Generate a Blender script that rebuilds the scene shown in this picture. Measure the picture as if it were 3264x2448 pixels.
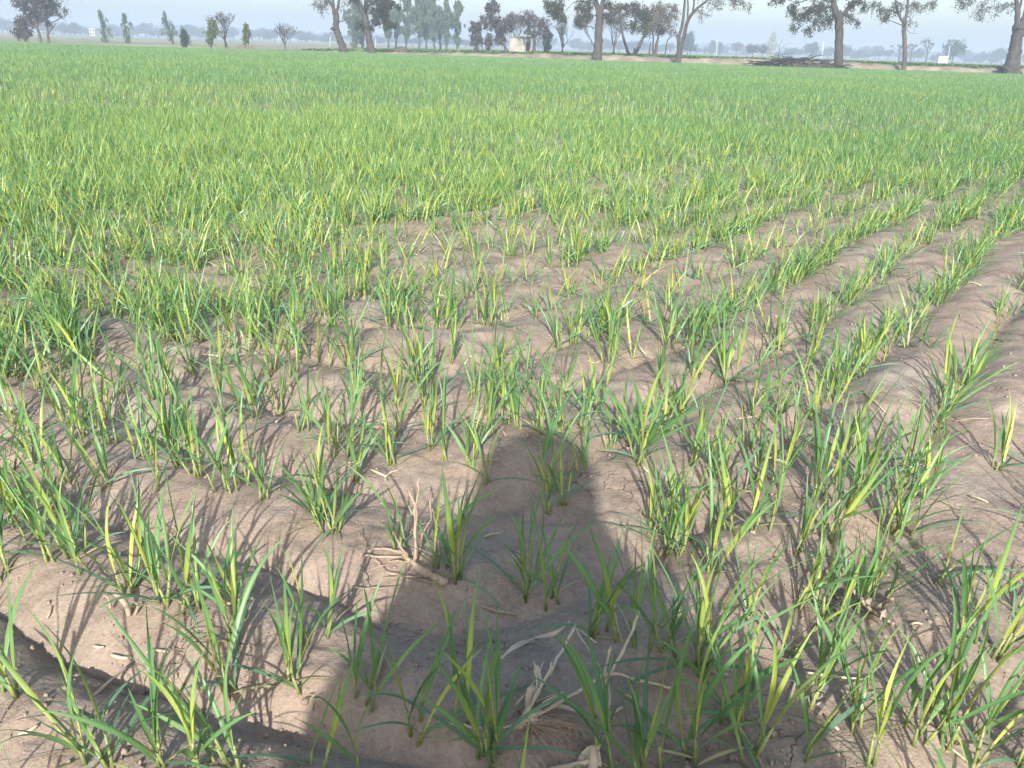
import bpy, bmesh, math, random
import numpy as np
from mathutils import Vector, Matrix, Euler, noise as mnoise

random.seed(7); RNG = np.random.default_rng(7)
R = math.radians
scene = bpy.context.scene
for o in list(bpy.data.objects): bpy.data.objects.remove(o)
COL = scene.collection

# ------------------------------------------------------------------ camera
EYE = 1.35                       # the phone is held at chest height
FOC = 2663.0 / 3264.0            # focal length / picture width
PITCH, ROLL = R(22.0), R(1.77)
cam_d = bpy.data.cameras.new('camera'); cam = bpy.data.objects.new('camera', cam_d); COL.objects.link(cam)
cam_d.sensor_width = 36; cam_d.lens = 36 * FOC; cam_d.clip_start = 0.04; cam_d.clip_end = 6000
cam.location = (0, 0, EYE)
cam.rotation_euler = (Matrix.Rotation(R(90) - PITCH, 3, 'X') @ Matrix.Rotation(ROLL, 3, 'Z')).to_euler()
scene.camera = cam

# ------------------------------------------------------------------ sky, sun, exposure
SUN_EL, SUN_AZ = R(28), R(1.5)   # light travels towards +Y, a touch to the right
world = bpy.data.worlds.new('World'); scene.world = world; world.use_nodes = True
wn = world.node_tree; wn.nodes.clear()
sky = wn.nodes.new('ShaderNodeTexSky'); sky.sky_type = 'NISHITA'; sky.sun_disc = False
sky.sun_elevation = SUN_EL; sky.sun_rotation = R(180) + SUN_AZ
sky.air_density = 1.0; sky.dust_density = 2.5; sky.ozone_density = 1.5; sky.altitude = 100
bg = wn.nodes.new('ShaderNodeBackground'); bg.inputs[1].default_value = 0.15
wo = wn.nodes.new('ShaderNodeOutputWorld')
wn.links.new(sky.outputs[0], bg.inputs[0]); wn.links.new(bg.outputs[0], wo.inputs[0])
sd = bpy.data.lights.new('sun', 'SUN'); sd.energy = 4.4; sd.angle = R(0.9); sd.color = (1.0, 0.95, 0.88)
sun = bpy.data.objects.new('sun', sd); COL.objects.link(sun); sun.location = (-5, -40, 30)
LDIR = Vector((math.sin(SUN_AZ) * math.cos(SUN_EL), math.cos(SUN_AZ) * math.cos(SUN_EL), -math.sin(SUN_EL)))
sun.rotation_euler = LDIR.to_track_quat('-Z', 'Y').to_euler()
vs = scene.view_settings; vs.view_transform = 'Standard'; vs.look = 'None'; vs.exposure = 0.92; vs.gamma = 1.0; vs.use_curve_mapping = False
scene.render.engine = 'CYCLES'
scene.cycles.max_bounces = 5; scene.cycles.diffuse_bounces = 2; scene.cycles.transmission_bounces = 4
scene.cycles.volume_bounces = 0; scene.cycles.transparent_max_bounces = 6
scene.cycles.use_light_tree = False; scene.cycles.denoising_prefilter = 'FAST'; scene.cycles.adaptive_threshold = .03; scene.cycles.debug_use_spatial_splits = True

# ------------------------------------------------------------------ helpers
def tag(o, label=None, cat=None, group=None, kind=None):
    if label: o['label'] = label
    if cat: o['category'] = cat
    if group: o['group'] = group
    if kind: o['kind'] = kind
    return o

def empty(name, loc=(0, 0, 0), rz=0):
    o = bpy.data.objects.new(name, None); COL.objects.link(o)
    o.location = loc; o.rotation_euler = (0, 0, rz); o.empty_display_size = 0.1
    return o

def link(o, parent=None):
    COL.objects.link(o)
    if parent is not None: o.parent = parent
    return o

def mesh_np(name, V, F, mat=None, smooth=True, mats=None, mat_idx=None, cols=None):
    """V (n,3); F list of polygons, or an (m,k) array"""
    me = bpy.data.meshes.new(name)
    V = np.asarray(V, dtype=np.float32)
    if isinstance(F, np.ndarray):
        m, k = F.shape
        me.vertices.add(len(V)); me.vertices.foreach_set('co', V.ravel())
        me.loops.add(m * k); me.loops.foreach_set('vertex_index', F.astype(np.int32).ravel())
        me.polygons.add(m)
        me.polygons.foreach_set('loop_start', np.arange(m, dtype=np.int32) * k)
        try: me.polygons.foreach_set('loop_total', np.full(m, k, dtype=np.int32))
        except Exception: pass
        me.update(calc_edges=True); me.validate()
    else:
        me.from_pydata([tuple(map(float, v)) for v in V], [], F); me.update()
    if smooth: me.polygons.foreach_set('use_smooth', np.ones(len(me.polygons), dtype=bool))
    for mm in (mats or ([mat] if mat else [])): me.materials.append(mm)
    if mat_idx is not None: me.polygons.foreach_set('material_index', np.asarray(mat_idx, dtype=np.int32))
    if cols is not None:
        a = me.color_attributes.new('Col', 'FLOAT_COLOR', 'POINT')
        c = np.ones((len(V), 4), dtype=np.float32); c[:, :3] = cols
        a.data.foreach_set('color', c.ravel())
    return me

def obj(name, me, parent=None):
    return link(bpy.data.objects.new(name, me), parent)

class MB:
    """collects tubes, boxes and quads, builds one mesh"""
    def __init__(self): self.v = []; self.f = []; self.c = []; self.m = []; self.col = (1, 1, 1); self.mi = 0
    def add(self, vs_, fs):
        b = len(self.v)
        self.v += [tuple(p) for p in vs_]; self.c += [self.col] * len(vs_)
        self.f += [tuple(i + b for i in q) for q in fs]; self.m += [self.mi] * len(fs)
    def tube(self, pts, rad, sides=6, cap=True):
        pts = [Vector(p) for p in pts]; n = len(pts)
        if n < 2: return
        vs_ = []; prev = None
        for i, p in enumerate(pts):
            d = (pts[min(i + 1, n - 1)] - pts[max(i - 1, 0)])
            if d.length < 1e-9: d = Vector((0, 0, 1))
            d.normalize()
            a = (prev - d * prev.dot(d)) if prev is not None else d.orthogonal()
            if a.length < 1e-6: a = d.orthogonal()
            a.normalize(); prev = a; b_ = d.cross(a)
            r = rad[i] if hasattr(rad, '__len__') else rad
            for k in range(sides):
                t = 2 * math.pi * k / sides
                vs_.append(p + (a * math.cos(t) + b_ * math.sin(t)) * r)
        fs = [(i * sides + k, i * sides + (k + 1) % sides, (i + 1) * sides + (k + 1) % sides, (i + 1) * sides + k)
              for i in range(n - 1) for k in range(sides)]
        if cap:
            fs.append(tuple(range(sides - 1, -1, -1))); fs.append(tuple((n - 1) * sides + k for k in range(sides)))
        self.add(vs_, fs)
    def box(self, c, s, rz=0, bevel=0):
        cx, cy, cz = c; sx, sy, sz = (q / 2 for q in s); cs, sn = math.cos(rz), math.sin(rz)
        vs_ = []
        for z in (-sz, sz):
            for x, y in ((-sx, -sy), (sx, -sy), (sx, sy), (-sx, sy)):
                vs_.append((cx + x * cs - y * sn, cy + x * sn + y * cs, cz + z))
        self.add(vs_, [(3, 2, 1, 0), (4, 5, 6, 7), (0, 1, 5, 4), (1, 2, 6, 5), (2, 3, 7, 6), (3, 0, 4, 7)])
    def quad(self, c, u, v):
        c, u, v = Vector(c), Vector(u), Vector(v)
        self.add([c - u - v * .2, c + v - u * .15, c + u + v * .2, c - v + u * .15], [(0, 1, 2, 3)])
    def build(self, name, mats, parent=None, smooth=True):
        me = bpy.data.meshes.new(name); me.from_pydata(self.v, [], self.f); me.update()
        for m in (mats if isinstance(mats, (list, tuple)) else [mats]): me.materials.append(m)
        if smooth: me.polygons.foreach_set('use_smooth', np.ones(len(me.polygons), dtype=bool))
        if any(self.m): me.polygons.foreach_set('material_index', np.array(self.m, dtype=np.int32))
        if any(c != (1, 1, 1) for c in self.c):
            a = me.color_attributes.new('Col', 'FLOAT_COLOR', 'POINT')
            c = np.ones((len(self.v), 4), dtype=np.float32); c[:, :3] = self.c
            a.data.foreach_set('color', c.ravel())
        return obj(name, me, parent)

# picture geometry: where a point of the ground or of a tree stands in the world
PF = 2663.0
def ray(px, py):
    u, v = px - 1632.0, py - 1224.0
    c, s = math.cos(ROLL), math.sin(ROLL)
    uu = c * u + s * v; vv = -s * u + c * v
    cp, sp = math.cos(PITCH), math.sin(PITCH)
    return Vector((uu, PF * cp - vv * sp, -PF * sp - vv * cp))
def at(px, py, D):
    r = ray(px, py); return r * (D / r.y) + Vector((0, 0, EYE))
def project(P):
    P = np.asarray(P, dtype=float); X, Y, Z = P[..., 0], P[..., 1], P[..., 2] - EYE
    cp, sp = math.cos(PITCH), math.sin(PITCH)
    zc = Y * cp - Z * sp; vv = -(Y * sp + Z * cp)
    zc = np.where(zc < 1e-3, 1e-3, zc)
    uu, vv = X / zc * PF, vv / zc * PF
    c, s = math.cos(ROLL), math.sin(ROLL)
    return c * uu - s * vv + 1632, s * uu + c * vv + 1224
def m_per_px(D): return D / math.cos(PITCH) * math.cos(PITCH) ** 2 / PF * 1.08

# ------------------------------------------------------------------ numpy noise
_perm = RNG.permutation(4096)
_val = RNG.random(4096) * 2 - 1
def vnoise(x, y, seed=0):
    x = np.asarray(x, float) + seed * 37.17; y = np.asarray(y, float) + seed * 11.73
    xi = np.floor(x).astype(int); yi = np.floor(y).astype(int); xf = x - xi; yf = y - yi
    sx = xf * xf * xf * (xf * (xf * 6 - 15) + 10); sy = yf * yf * yf * (yf * (yf * 6 - 15) + 10)
    h = lambda a, b: _val[_perm[(a + _perm[b & 4095]) & 4095]]
    a = h(xi, yi); b = h(xi + 1, yi); c = h(xi, yi + 1); d = h(xi + 1, yi + 1)
    return (a * (1 - sx) + b * sx) * (1 - sy) + (c * (1 - sx) + d * sx) * sy
def fbm(x, y, oct=3, seed=0):
    s = 0; a = 1; 
    for i in range(oct): s = s + a * vnoise(x * 2 ** i, y * 2 ** i, seed + i); a *= .5
    return s

# ------------------------------------------------------------------ the lie of the land
ROW = 0.43                      # furrow spacing; the rows turn a rounded corner in front of the camera
NL, NR = (-.494, -.870), (.810, -.586)
def row_u(x, y):
    a = NL[0] * x + NL[1] * y + .45; b = NR[0] * x + NR[1] * y
    k = .45; d = a - b
    u = np.maximum(a, b) + k * np.exp(-np.abs(d) / k) * .5
    loose = 1 / (1 + np.exp((b - a) / .12))           # the legs on the left wander more than the straight ones on the right
    w = (.035 + .085 * loose) * vnoise(x / 1.1, y / 1.1, 3) + (.02 + .03 * loose) * vnoise(x / .40, y / .40, 4)
    return u + w
def furrow(x, y):
    s = (row_u(x, y) + 1.25) / ROW
    return s - np.round(s)      # 0 in the furrow, +-.5 on the crest
def hgt(x, y):
    x = np.asarray(x, float); y = np.asarray(y, float); r = np.hypot(x, y)
    s = np.abs(furrow(x, y)) * 2
    amp = (.051 + .024 * vnoise(x / 1.1, y / 1.1, 8)) * np.clip(1.15 - r / 45, .25, 1) * np.clip(1.45 - r / 5.5, .62, 1)
    amp = amp * (1 + .45 * np.clip((x - .6) / 1.2, 0, 1) * np.clip(y / 2.5 - .6, 0, 1))
    amp = amp * (1 + .35 * np.clip((-x - .1) / .5, 0, 1) * np.clip(2.2 - r / 2.2, 0, 1))
    ridge = amp * (1 - (1 - np.clip(s, 0, 1)) ** 1.9)
    near = np.clip(1.2 - r / 25, 0, 1)
    lump = .020 * fbm(x / .42, y / .42, 2, 12) + .0095 * fbm(x / .10, y / .10, 2, 21) * near + .0022 * fbm(x / .03, y / .03, 2, 25) * np.clip(1.3 - r / 6, 0, 1)
    crack = -.012 * np.exp(-(s * ROW / 2 / .008) ** 2) * np.clip(vnoise(x / .25, y / .25, 31) * 3 + .6, 0, 1) * np.clip(1.3 - r / 8, 0, 1)
    back = np.clip((y + .6) / .8, .15, 1)
    return (ridge + lump + crack - .03) * np.clip(back, 0, 1)
EX = np.array([-400, -80, -59, -30, -1, 25, 54, 90, 400.]); EY = np.array([90, 101, 101.7, 104, 105, 101.5, 96.6, 90.5, 60.])
def y_edge(x): return np.interp(x, EX, EY)
def ground_pt(px, py):
    r = ray(px, py); z = 0.0
    for _ in range(6):
        t = (z - EYE) / r.z; p = r * t; z = float(hgt(p.x, p.y))
    return Vector((p.x, p.y, z))

# ------------------------------------------------------------------ materials
def nodes_of(name):
    m = bpy.data.materials.new(name); m.use_nodes = True
    nt = m.node_tree; nt.nodes.clear()
    out = nt.nodes.new('ShaderNodeOutputMaterial'); p = nt.nodes.new('ShaderNodeBsdfPrincipled')
    nt.links.new(p.outputs[0], out.inputs[0])
    return m, nt, p, out
def N(nt, t, **kw):
    n = nt.nodes.new(t)
    for k, v in kw.items():
        if k in n.inputs: n.inputs[k].default_value = v
        else: setattr(n, k, v)
    return n
def ramp(nt, fac, stops):
    r = nt.nodes.new('ShaderNodeValToRGB'); e = r.color_ramp.elements
    while len(e) < len(stops): e.new(.5)
    for q, (p, c) in zip(e, stops): q.position = p; q.color = (*c, 1) if len(c) == 3 else c
    nt.links.new(fac, r.inputs[0]); return r.outputs[0]
def mixc(nt, fac, a, b, mode='MIX'):
    m = nt.nodes.new('ShaderNodeMix'); m.data_type = 'RGBA'; m.blend_type = mode
    for s, v in ((m.inputs[0], fac), (m.inputs[6], a), (m.inputs[7], b)):
        if hasattr(v, 'is_output'): nt.links.new(v, s)
        elif isinstance(v, (int, float)): s.default_value = v
        else: s.default_value = (*v, 1)
    return m.outputs[2]
def noise_n(nt, vec, scale, detail=4, rough=.6):
    n = N(nt, 'ShaderNodeTexNoise', Scale=scale, Detail=detail, Roughness=rough)
    nt.links.new(vec, n.inputs['Vector']); return n.outputs[0]
def simple_mat(name, c1, c2, scale=6, rough=.85, bump=.3, bscale=40, bdist=.01, stretch=None):
    m, nt, p, out = nodes_of(name)
    tc = N(nt, 'ShaderNodeTexCoord'); vec = tc.outputs['Object']
    if stretch:
        mp = N(nt, 'ShaderNodeMapping'); mp.inputs['Scale'].default_value = stretch; nt.links.new(vec, mp.inputs[0]); vec = mp.outputs[0]
    f = noise_n(nt, vec, scale)
    nt.links.new(ramp(nt, f, [(.3, c1), (.7, c2)]), p.inputs['Base Color'])
    p.inputs['Roughness'].default_value = rough; p.inputs['Specular IOR Level'].default_value = .25
    if bump:
        b = N(nt, 'ShaderNodeBump', Strength=bump, Distance=bdist); nt.links.new(noise_n(nt, vec, bscale), b.inputs['Height'])
        nt.links.new(b.outputs[0], p.inputs['Normal'])
    return m

def soil_material():
    m, nt, p, out = nodes_of('silt_soil')
    g = N(nt, 'ShaderNodeNewGeometry'); pos = g.outputs['Position']
    big = noise_n(nt, pos, .9, 2); mid = noise_n(nt, pos, 7, 4, .65); fine = noise_n(nt, pos, 70, 3, .75)
    c = ramp(nt, big, [(.34, (.297, .243, .192)), (.5, (.335, .260, .205)), (.66, (.335, .288, .237))])
    c = mixc(nt, .55, c, ramp(nt, mid, [(.3, (.55, .52, .5)), (.7, (1.2, 1.2, 1.2))]), 'MULTIPLY')
    c = mixc(nt, .5, c, ramp(nt, fine, [(.3, (.62, .6, .58)), (.72, (1.25, 1.25, 1.25))]), 'MULTIPLY')
    # pale sand grains and dark crumbs, of uneven size and outline
    wv = N(nt, 'ShaderNodeVectorMath', operation='ADD'); wn_ = N(nt, 'ShaderNodeTexNoise', Scale=160.0, Detail=2.0); nt.links.new(pos, wn_.inputs['Vector'])
    ws = N(nt, 'ShaderNodeVectorMath', operation='SCALE'); nt.links.new(wn_.outputs['Color'], ws.inputs[0]); ws.inputs['Scale'].default_value = .012
    nt.links.new(pos, wv.inputs[0]); nt.links.new(ws.outputs[0], wv.inputs[1])
    crumbs = None
    for sc_, lim_d, lim_l, rad in ((150.0, .86, .90, .30), (60.0, .93, .965, .16), (330.0, .82, .86, .34)):
        vo = N(nt, 'ShaderNodeTexVoronoi', Scale=sc_); nt.links.new(wv.outputs[0], vo.inputs['Vector'])
        sep = N(nt, 'ShaderNodeSeparateColor'); nt.links.new(vo.outputs['Color'], sep.inputs[0])
        rm = N(nt, 'ShaderNodeMath', operation='MULTIPLY'); nt.links.new(sep.outputs[2], rm.inputs[0]); rm.inputs[1].default_value = rad
        sp = N(nt, 'ShaderNodeMath', operation='LESS_THAN'); nt.links.new(vo.outputs['Distance'], sp.inputs[0]); nt.links.new(rm.outputs[0], sp.inputs[1])
        for ch, lim, colr, amt in ((0, lim_d, (.12, .088, .064), .75), (1, lim_l, (.56, .48, .39), .45)):
            gt = N(nt, 'ShaderNodeMath', operation='GREATER_THAN'); nt.links.new(sep.outputs[ch], gt.inputs[0]); gt.inputs[1].default_value = lim
            mu = N(nt, 'ShaderNodeMath', operation='MULTIPLY'); nt.links.new(gt.outputs[0], mu.inputs[0]); nt.links.new(sp.outputs[0], mu.inputs[1])
            m2 = N(nt, 'ShaderNodeMath', operation='MULTIPLY'); nt.links.new(mu.outputs[0], m2.inputs[0]); m2.inputs[1].default_value = amt
            c = mixc(nt, m2.outputs[0], c, colr)
    # beyond the field: pale fallow land, drifting towards grey green
    sx = N(nt, 'ShaderNodeSeparateXYZ'); nt.links.new(pos, sx.inputs[0])
    fr = noise_n(nt, pos, .03, 3)
    far = ramp(nt, fr, [(.35, (.30, .26, .17)), (.5, (.17, .20, .09)), (.62, (.34, .30, .21))])
    st = N(nt, 'ShaderNodeMapRange'); st.inputs[1].default_value = 106; st.inputs[2].default_value = 110
    nt.links.new(sx.outputs[1], st.inputs[0])
    c = mixc(nt, st.outputs[0], c, far)
    nt.links.new(c, p.inputs['Base Color'])
    p.inputs['Roughness'].default_value = .92; p.inputs['Specular IOR Level'].default_value = .18
    ve = N(nt, 'ShaderNodeTexVoronoi', Scale=9.0); ve.feature = 'DISTANCE_TO_EDGE'
    wq = N(nt, 'ShaderNodeVectorMath', operation='ADD'); wz = N(nt, 'ShaderNodeTexNoise', Scale=14.0, Detail=3.0); nt.links.new(pos, wz.inputs['Vector'])
    wy = N(nt, 'ShaderNodeVectorMath', operation='SCALE'); nt.links.new(wz.outputs['Color'], wy.inputs[0]); wy.inputs['Scale'].default_value = .11
    nt.links.new(pos, wq.inputs[0]); nt.links.new(wy.outputs[0], wq.inputs[1]); nt.links.new(wq.outputs[0], ve.inputs['Vector'])
    ck = ramp(nt, ve.outputs['Distance'], [(.0, (0, 0, 0)), (.022, (1, 1, 1))])
    ckm = ramp(nt, noise_n(nt, pos, 2.3, 2), [(.52, (1, 1, 1)), (.62, (0, 0, 0))])
    ckx = N(nt, 'ShaderNodeMath', operation='MAXIMUM'); nt.links.new(ck, ckx.inputs[0]); nt.links.new(ckm, ckx.inputs[1])
    b0 = N(nt, 'ShaderNodeBump', Strength=.9, Distance=.006); nt.links.new(ckx.outputs[0], b0.inputs['Height'])
    b1 = N(nt, 'ShaderNodeBump', Strength=.7, Distance=.016); nt.links.new(mid, b1.inputs['Height']); nt.links.new(b0.outputs[0], b1.inputs['Normal'])
    b2 = N(nt, 'ShaderNodeBump', Strength=.9, Distance=.005); nt.links.new(fine, b2.inputs['Height']); nt.links.new(b1.outputs[0], b2.inputs['Normal'])
    nt.links.new(b2.outputs[0], p.inputs['Normal'])
    return m

def blade_material():
    m, nt, p, out = nodes_of('wheat_blade')
    a = N(nt, 'ShaderNodeAttribute', attribute_name='Col')
    oi = N(nt, 'ShaderNodeObjectInfo')
    hs = N(nt, 'ShaderNodeHueSaturation')
    gm = N(nt, 'ShaderNodeNewGeometry'); ad = N(nt, 'ShaderNodeMath', operation='ADD'); nt.links.new(oi.outputs['Random'], ad.inputs[0]); nt.links.new(gm.outputs['Random Per Island'], ad.inputs[1])
    fr_ = N(nt, 'ShaderNodeMath', operation='FRACT'); nt.links.new(ad.outputs[0], fr_.inputs[0]); rnd_ = fr_.outputs[0]
    mr = N(nt, 'ShaderNodeMapRange'); mr.inputs[3].default_value = .485; mr.inputs[4].default_value = .515; nt.links.new(rnd_, mr.inputs[0])
    mv = N(nt, 'ShaderNodeMapRange'); mv.inputs[3].default_value = 1.2; mv.inputs[4].default_value = .8; nt.links.new(rnd_, mv.inputs[0])
    nt.links.new(mr.outputs[0], hs.inputs['Hue']); nt.links.new(mv.outputs[0], hs.inputs['Value']); nt.links.new(a.outputs['Color'], hs.inputs['Color'])
    nt.links.new(hs.outputs[0], p.inputs['Base Color'])
    p.inputs['Roughness'].default_value = .40; p.inputs['Specular IOR Level'].default_value = .5
    tr = N(nt, 'ShaderNodeBsdfTranslucent')
    tc = mixc(nt, 1.0, hs.outputs[0], (1.25, 1.2, .6), 'MULTIPLY'); nt.links.new(tc, tr.inputs[0])
    mx = N(nt, 'ShaderNodeMixShader'); mx.inputs[0].default_value = .30
    nt.links.new(p.outputs[0], mx.inputs[1]); nt.links.new(tr.outputs[0], mx.inputs[2]); nt.links.new(mx.outputs[0], out.inputs[0])
    return m

def leaf_material(name, c1, c2, c3, trans=.25):
    m, nt, p, out = nodes_of(name)
    g = N(nt, 'ShaderNodeNewGeometry')
    c = ramp(nt, g.outputs['Random Per Island'], [(.1, c1), (.55, c2), (.95, c3)])
    nt.links.new(c, p.inputs['Base Color']); p.inputs['Roughness'].default_value = .6; p.inputs['Specular IOR Level'].default_value = .3
    tr = N(nt, 'ShaderNodeBsdfTranslucent'); nt.links.new(c, tr.inputs[0])
    mx = N(nt, 'ShaderNodeMixShader'); mx.inputs[0].default_value = trans
    nt.links.new(p.outputs[0], mx.inputs[1]); nt.links.new(tr.outputs[0], mx.inputs[2]); nt.links.new(mx.outputs[0], out.inputs[0])
    return m

M = {}
M['soil'] = soil_material()
M['blade'] = blade_material()
M['bark'] = simple_mat('tree_bark', (.036, .032, .028), (.082, .073, .063), 3, .9, .9, 12, .06, (1, 1, .35))
M['bark_dark'] = simple_mat('dark_bark', (.034, .030, .024), (.072, .062, .05), 3, .9, .8, 12, .05, (1, 1, .35))
M['bark_grey'] = simple_mat('grey_bark', (.055, .048, .042), (.105, .092, .08), 3, .9, .6, 12, .04, (1, 1, .35))
M['leaf_olive'] = leaf_material('leaf_olive', (0.017, 0.027, 0.009), (0.037, 0.047, 0.014), (0.084, 0.068, 0.027))
M['leaf_dry'] = leaf_material('leaf_dry', (0.098, 0.074, 0.053), (0.153, 0.118, 0.082), (0.202, 0.168, 0.120))
M['leaf_mauve'] = leaf_material('leaf_mauve', (0.056, 0.052, 0.048), (0.088, 0.080, 0.070), (0.116, 0.108, 0.084))
M['leaf_mix'] = leaf_material('leaf_mix', (0.020, 0.034, 0.014), (0.062, 0.064, 0.030), (0.125, 0.103, 0.054))
M['leaf_euc'] = leaf_material('leaf_eucalyptus', (0.043, 0.072, 0.034), (0.072, 0.111, 0.051), (0.111, 0.153, 0.072))
M['leaf_dark'] = leaf_material('leaf_dark', (0.020, 0.037, 0.017), (0.034, 0.058, 0.024), (0.054, 0.078, 0.031))
M['leaf_green'] = leaf_material('leaf_green', (.07, .105, .03), (.11, .15, .045), (.17, .21, .07))
M['leaf_pale'] = leaf_material('leaf_pale', (.25, .27, .12), (.33, .34, .17), (.42, .42, .23))
M['straw'] = simple_mat('dry_straw', (.38, .305, .20), (.62, .53, .40), 9, .75, .4, 60, .002, (1, 1, 1))
M['root'] = simple_mat('dry_root', (.25, .185, .135), (.44, .35, .265), 25, .9, .6, 90, .003)
M['root_hair'] = simple_mat('root_hair', (.28, .19, .12), (.46, .34, .24), 25, .9, 0)
M['bank'] = simple_mat('bank_earth', (.11, .095, .07), (.33, .285, .21), .35, .95, 1.0, 3, .2)
M['path'] = simple_mat('track_earth', (.27, .225, .155), (.40, .345, .25), .4, .95, .5, 4, .05)
M['clover_ground'] = simple_mat('clover_ground', (.05, .10, .025), (.10, .16, .04), .5, .9, .6, 3, .1)
M['far_ground'] = simple_mat('far_ground', (.16, .17, .09), (.28, .24, .16), .02, .95, 0)
M['clover'] = leaf_material('leaf_clover', (.05, .12, .02), (.085, .18, .03), (.14, .24, .05))
M['wall_lime'] = simple_mat('limewash', (.20, .185, .165), (.40, .375, .34), .9, .9, .4, 8, .02)
M['wall_white'] = simple_mat('white_wall', (.50, .49, .46), (.64, .63, .60), .6, .85, .2, 8, .01)
M['roof'] = simple_mat('roof_slab', (.16, .14, .12), (.28, .25, .22), 2, .9, .3)
M['dark_open'] = simple_mat('dark_door_wood', (.02, .018, .016), (.05, .042, .036), 3, .8, .2)
M['brick'] = simple_mat('old_brick', (.10, .075, .064), (.16, .125, .105), 4, .9, .3)
M['pole'] = simple_mat('concrete_pole', (.55, .54, .50), (.74, .73, .70), 1, .85, .2)
M['heap'] = simple_mat('dry_heap', (.05, .043, .032), (.11, .095, .07), 3, .95, 1, 8, .1)
M['twig_black'] = simple_mat('dead_twig', (.010, .008, .007), (.032, .026, .022), 4, .9, .4)
M['stone'] = simple_mat('pale_clod', (.34, .31, .27), (.52, .48, .42), 30, .9, .6, 60, .004)
M['skin'] = simple_mat('skin', (.26, .145, .09), (.31, .18, .115), 6, .5, .1)
M['cloth'] = simple_mat('kurta_cloth', (.42, .40, .36), (.50, .48, .43), 4, .9, .4, 25, .01)
M['shawl'] = simple_mat('shawl_wool', (.12, .085, .06), (.19, .14, .10), 8, .95, .5, 60, .005)
M['hair'] = simple_mat('hair_black', (.012, .01, .009), (.03, .025, .02), 30, .6, .4)
M['phone'] = simple_mat('phone_black', (.015, .015, .017), (.02, .02, .022), 5, .25, 0)
M['leather'] = simple_mat('sandal_leather', (.09, .05, .03), (.14, .08, .045), 12, .6, .3)

# ------------------------------------------------------------------ ground sheet
def build_ground():
    rr = [0.25]
    while rr[-1] < 28: rr.append(rr[-1] * 1.0056)
    while rr[-1] < 4200: rr.append(rr[-1] * 1.035)
    rr = np.array(rr)
    a_f = np.arange(-54, 54.001, .33); a_b = np.arange(58, 302.1, 4.0)
    ang = np.radians(np.concatenate([a_f, a_b])); na = len(ang); nr = len(rr)
    rg, ag = np.meshgrid(rr, ang, indexing='ij')
    X = rg * np.sin(ag); Y = rg * np.cos(ag); Z = hgt(X, Y)
    fade = np.clip((rg - 28) / 30, 0, 1); Z = Z * (1 - fade) + -.01 * fade
    V = np.stack([X.ravel(), Y.ravel(), Z.ravel()], 1)
    V = np.vstack([V, [[0, 0, float(hgt(0, 0))]]])
    i = np.arange(nr - 1)[:, None]; j = np.arange(na)[None, :]; j2 = (j + 1) % na
    F = np.stack([(i * na + j).ravel(), (i * na + j2 + 0 * i).ravel(), ((i + 1) * na + j2).ravel(), ((i + 1) * na + j + 0 * i).ravel()], 1)[:, ::-1]
    me = mesh_np('field_ground', V, F, M['soil'])
    o = obj('field_ground', me); tag(o, 'brown silt field ground drawn up in rounded ridges and furrows', 'ground', kind='structure')
    c = mesh_np('ground_centre', np.array([[0, 0, 0.]]), []) if False else None
    return o
build_ground()

def build_crumbs():
    """loose crumbs and grit on the near soil, uncountable"""
    rg = np.random.default_rng(17); bm = bmesh.new(); bmesh.ops.create_icosphere(bm, subdivisions=1, radius=1); bm.verts.ensure_lookup_table()
    v0 = np.array([v.co[:] for v in bm.verts])[:12]; bm.free(); bm = bmesh.new(); bmesh.ops.create_icosphere(bm, subdivisions=1, radius=1)
    v0 = np.array([v.co[:] for v in bm.verts]); f0 = np.array([[v.index for v in f.verts] for f in bm.faces]); bm.free()
    n = 13000; r = 1.0 + 4.2 * rg.random(n) ** 1.25; t = R(44) * (rg.random(n) * 2 - 1); x = r * np.sin(t); y = r * np.cos(t)
    keep = vnoise(x / .35, y / .35, 91) + .5 * rg.random(n) > .12; x, y = x[keep], y[keep]; n = len(x)
    s = .0012 + .0075 * rg.random(n) ** 5; z = hgt(x, y) + s * .3
    sh = rg.uniform(.65, 1.25, (n, len(v0), 1)); ax = rg.uniform(.6, 1.3, (n, 1, 3))
    V = v0[None] * sh * ax * s[:, None, None] + np.stack([x, y, z], 1)[:, None, :]
    F = f0[None] + (np.arange(n) * len(v0))[:, None, None]
    o = obj('soil_crumbs', mesh_np('soil_crumbs', V.reshape(-1, 3), F.reshape(-1, 3), M['soil'], smooth=False)); tag(o, 'loose crumbs and grit lying on the near soil', 'soil crumbs', kind='stuff')
build_crumbs()

def strip_mesh(xs, prof, name, mat, label, cat, seed=0, kind='structure'):
    """a long strip following the field edge: prof(x, k) -> list of (dy, z)"""
    V = []; K = None
    for x in xs:
        pr = prof(x); K = len(pr); ye = float(y_edge(x))
        for dy, z in pr: V.append((x, ye + dy, z))
    n = len(xs); F = [(i * K + k, (i + 1) * K + k, (i + 1) * K + k + 1, i * K + k + 1) for i in range(n - 1) for k in range(K - 1)]
    o = obj(name, mesh_np(name, V, F, mat)); tag(o, label, cat, kind=kind); return o

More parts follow.
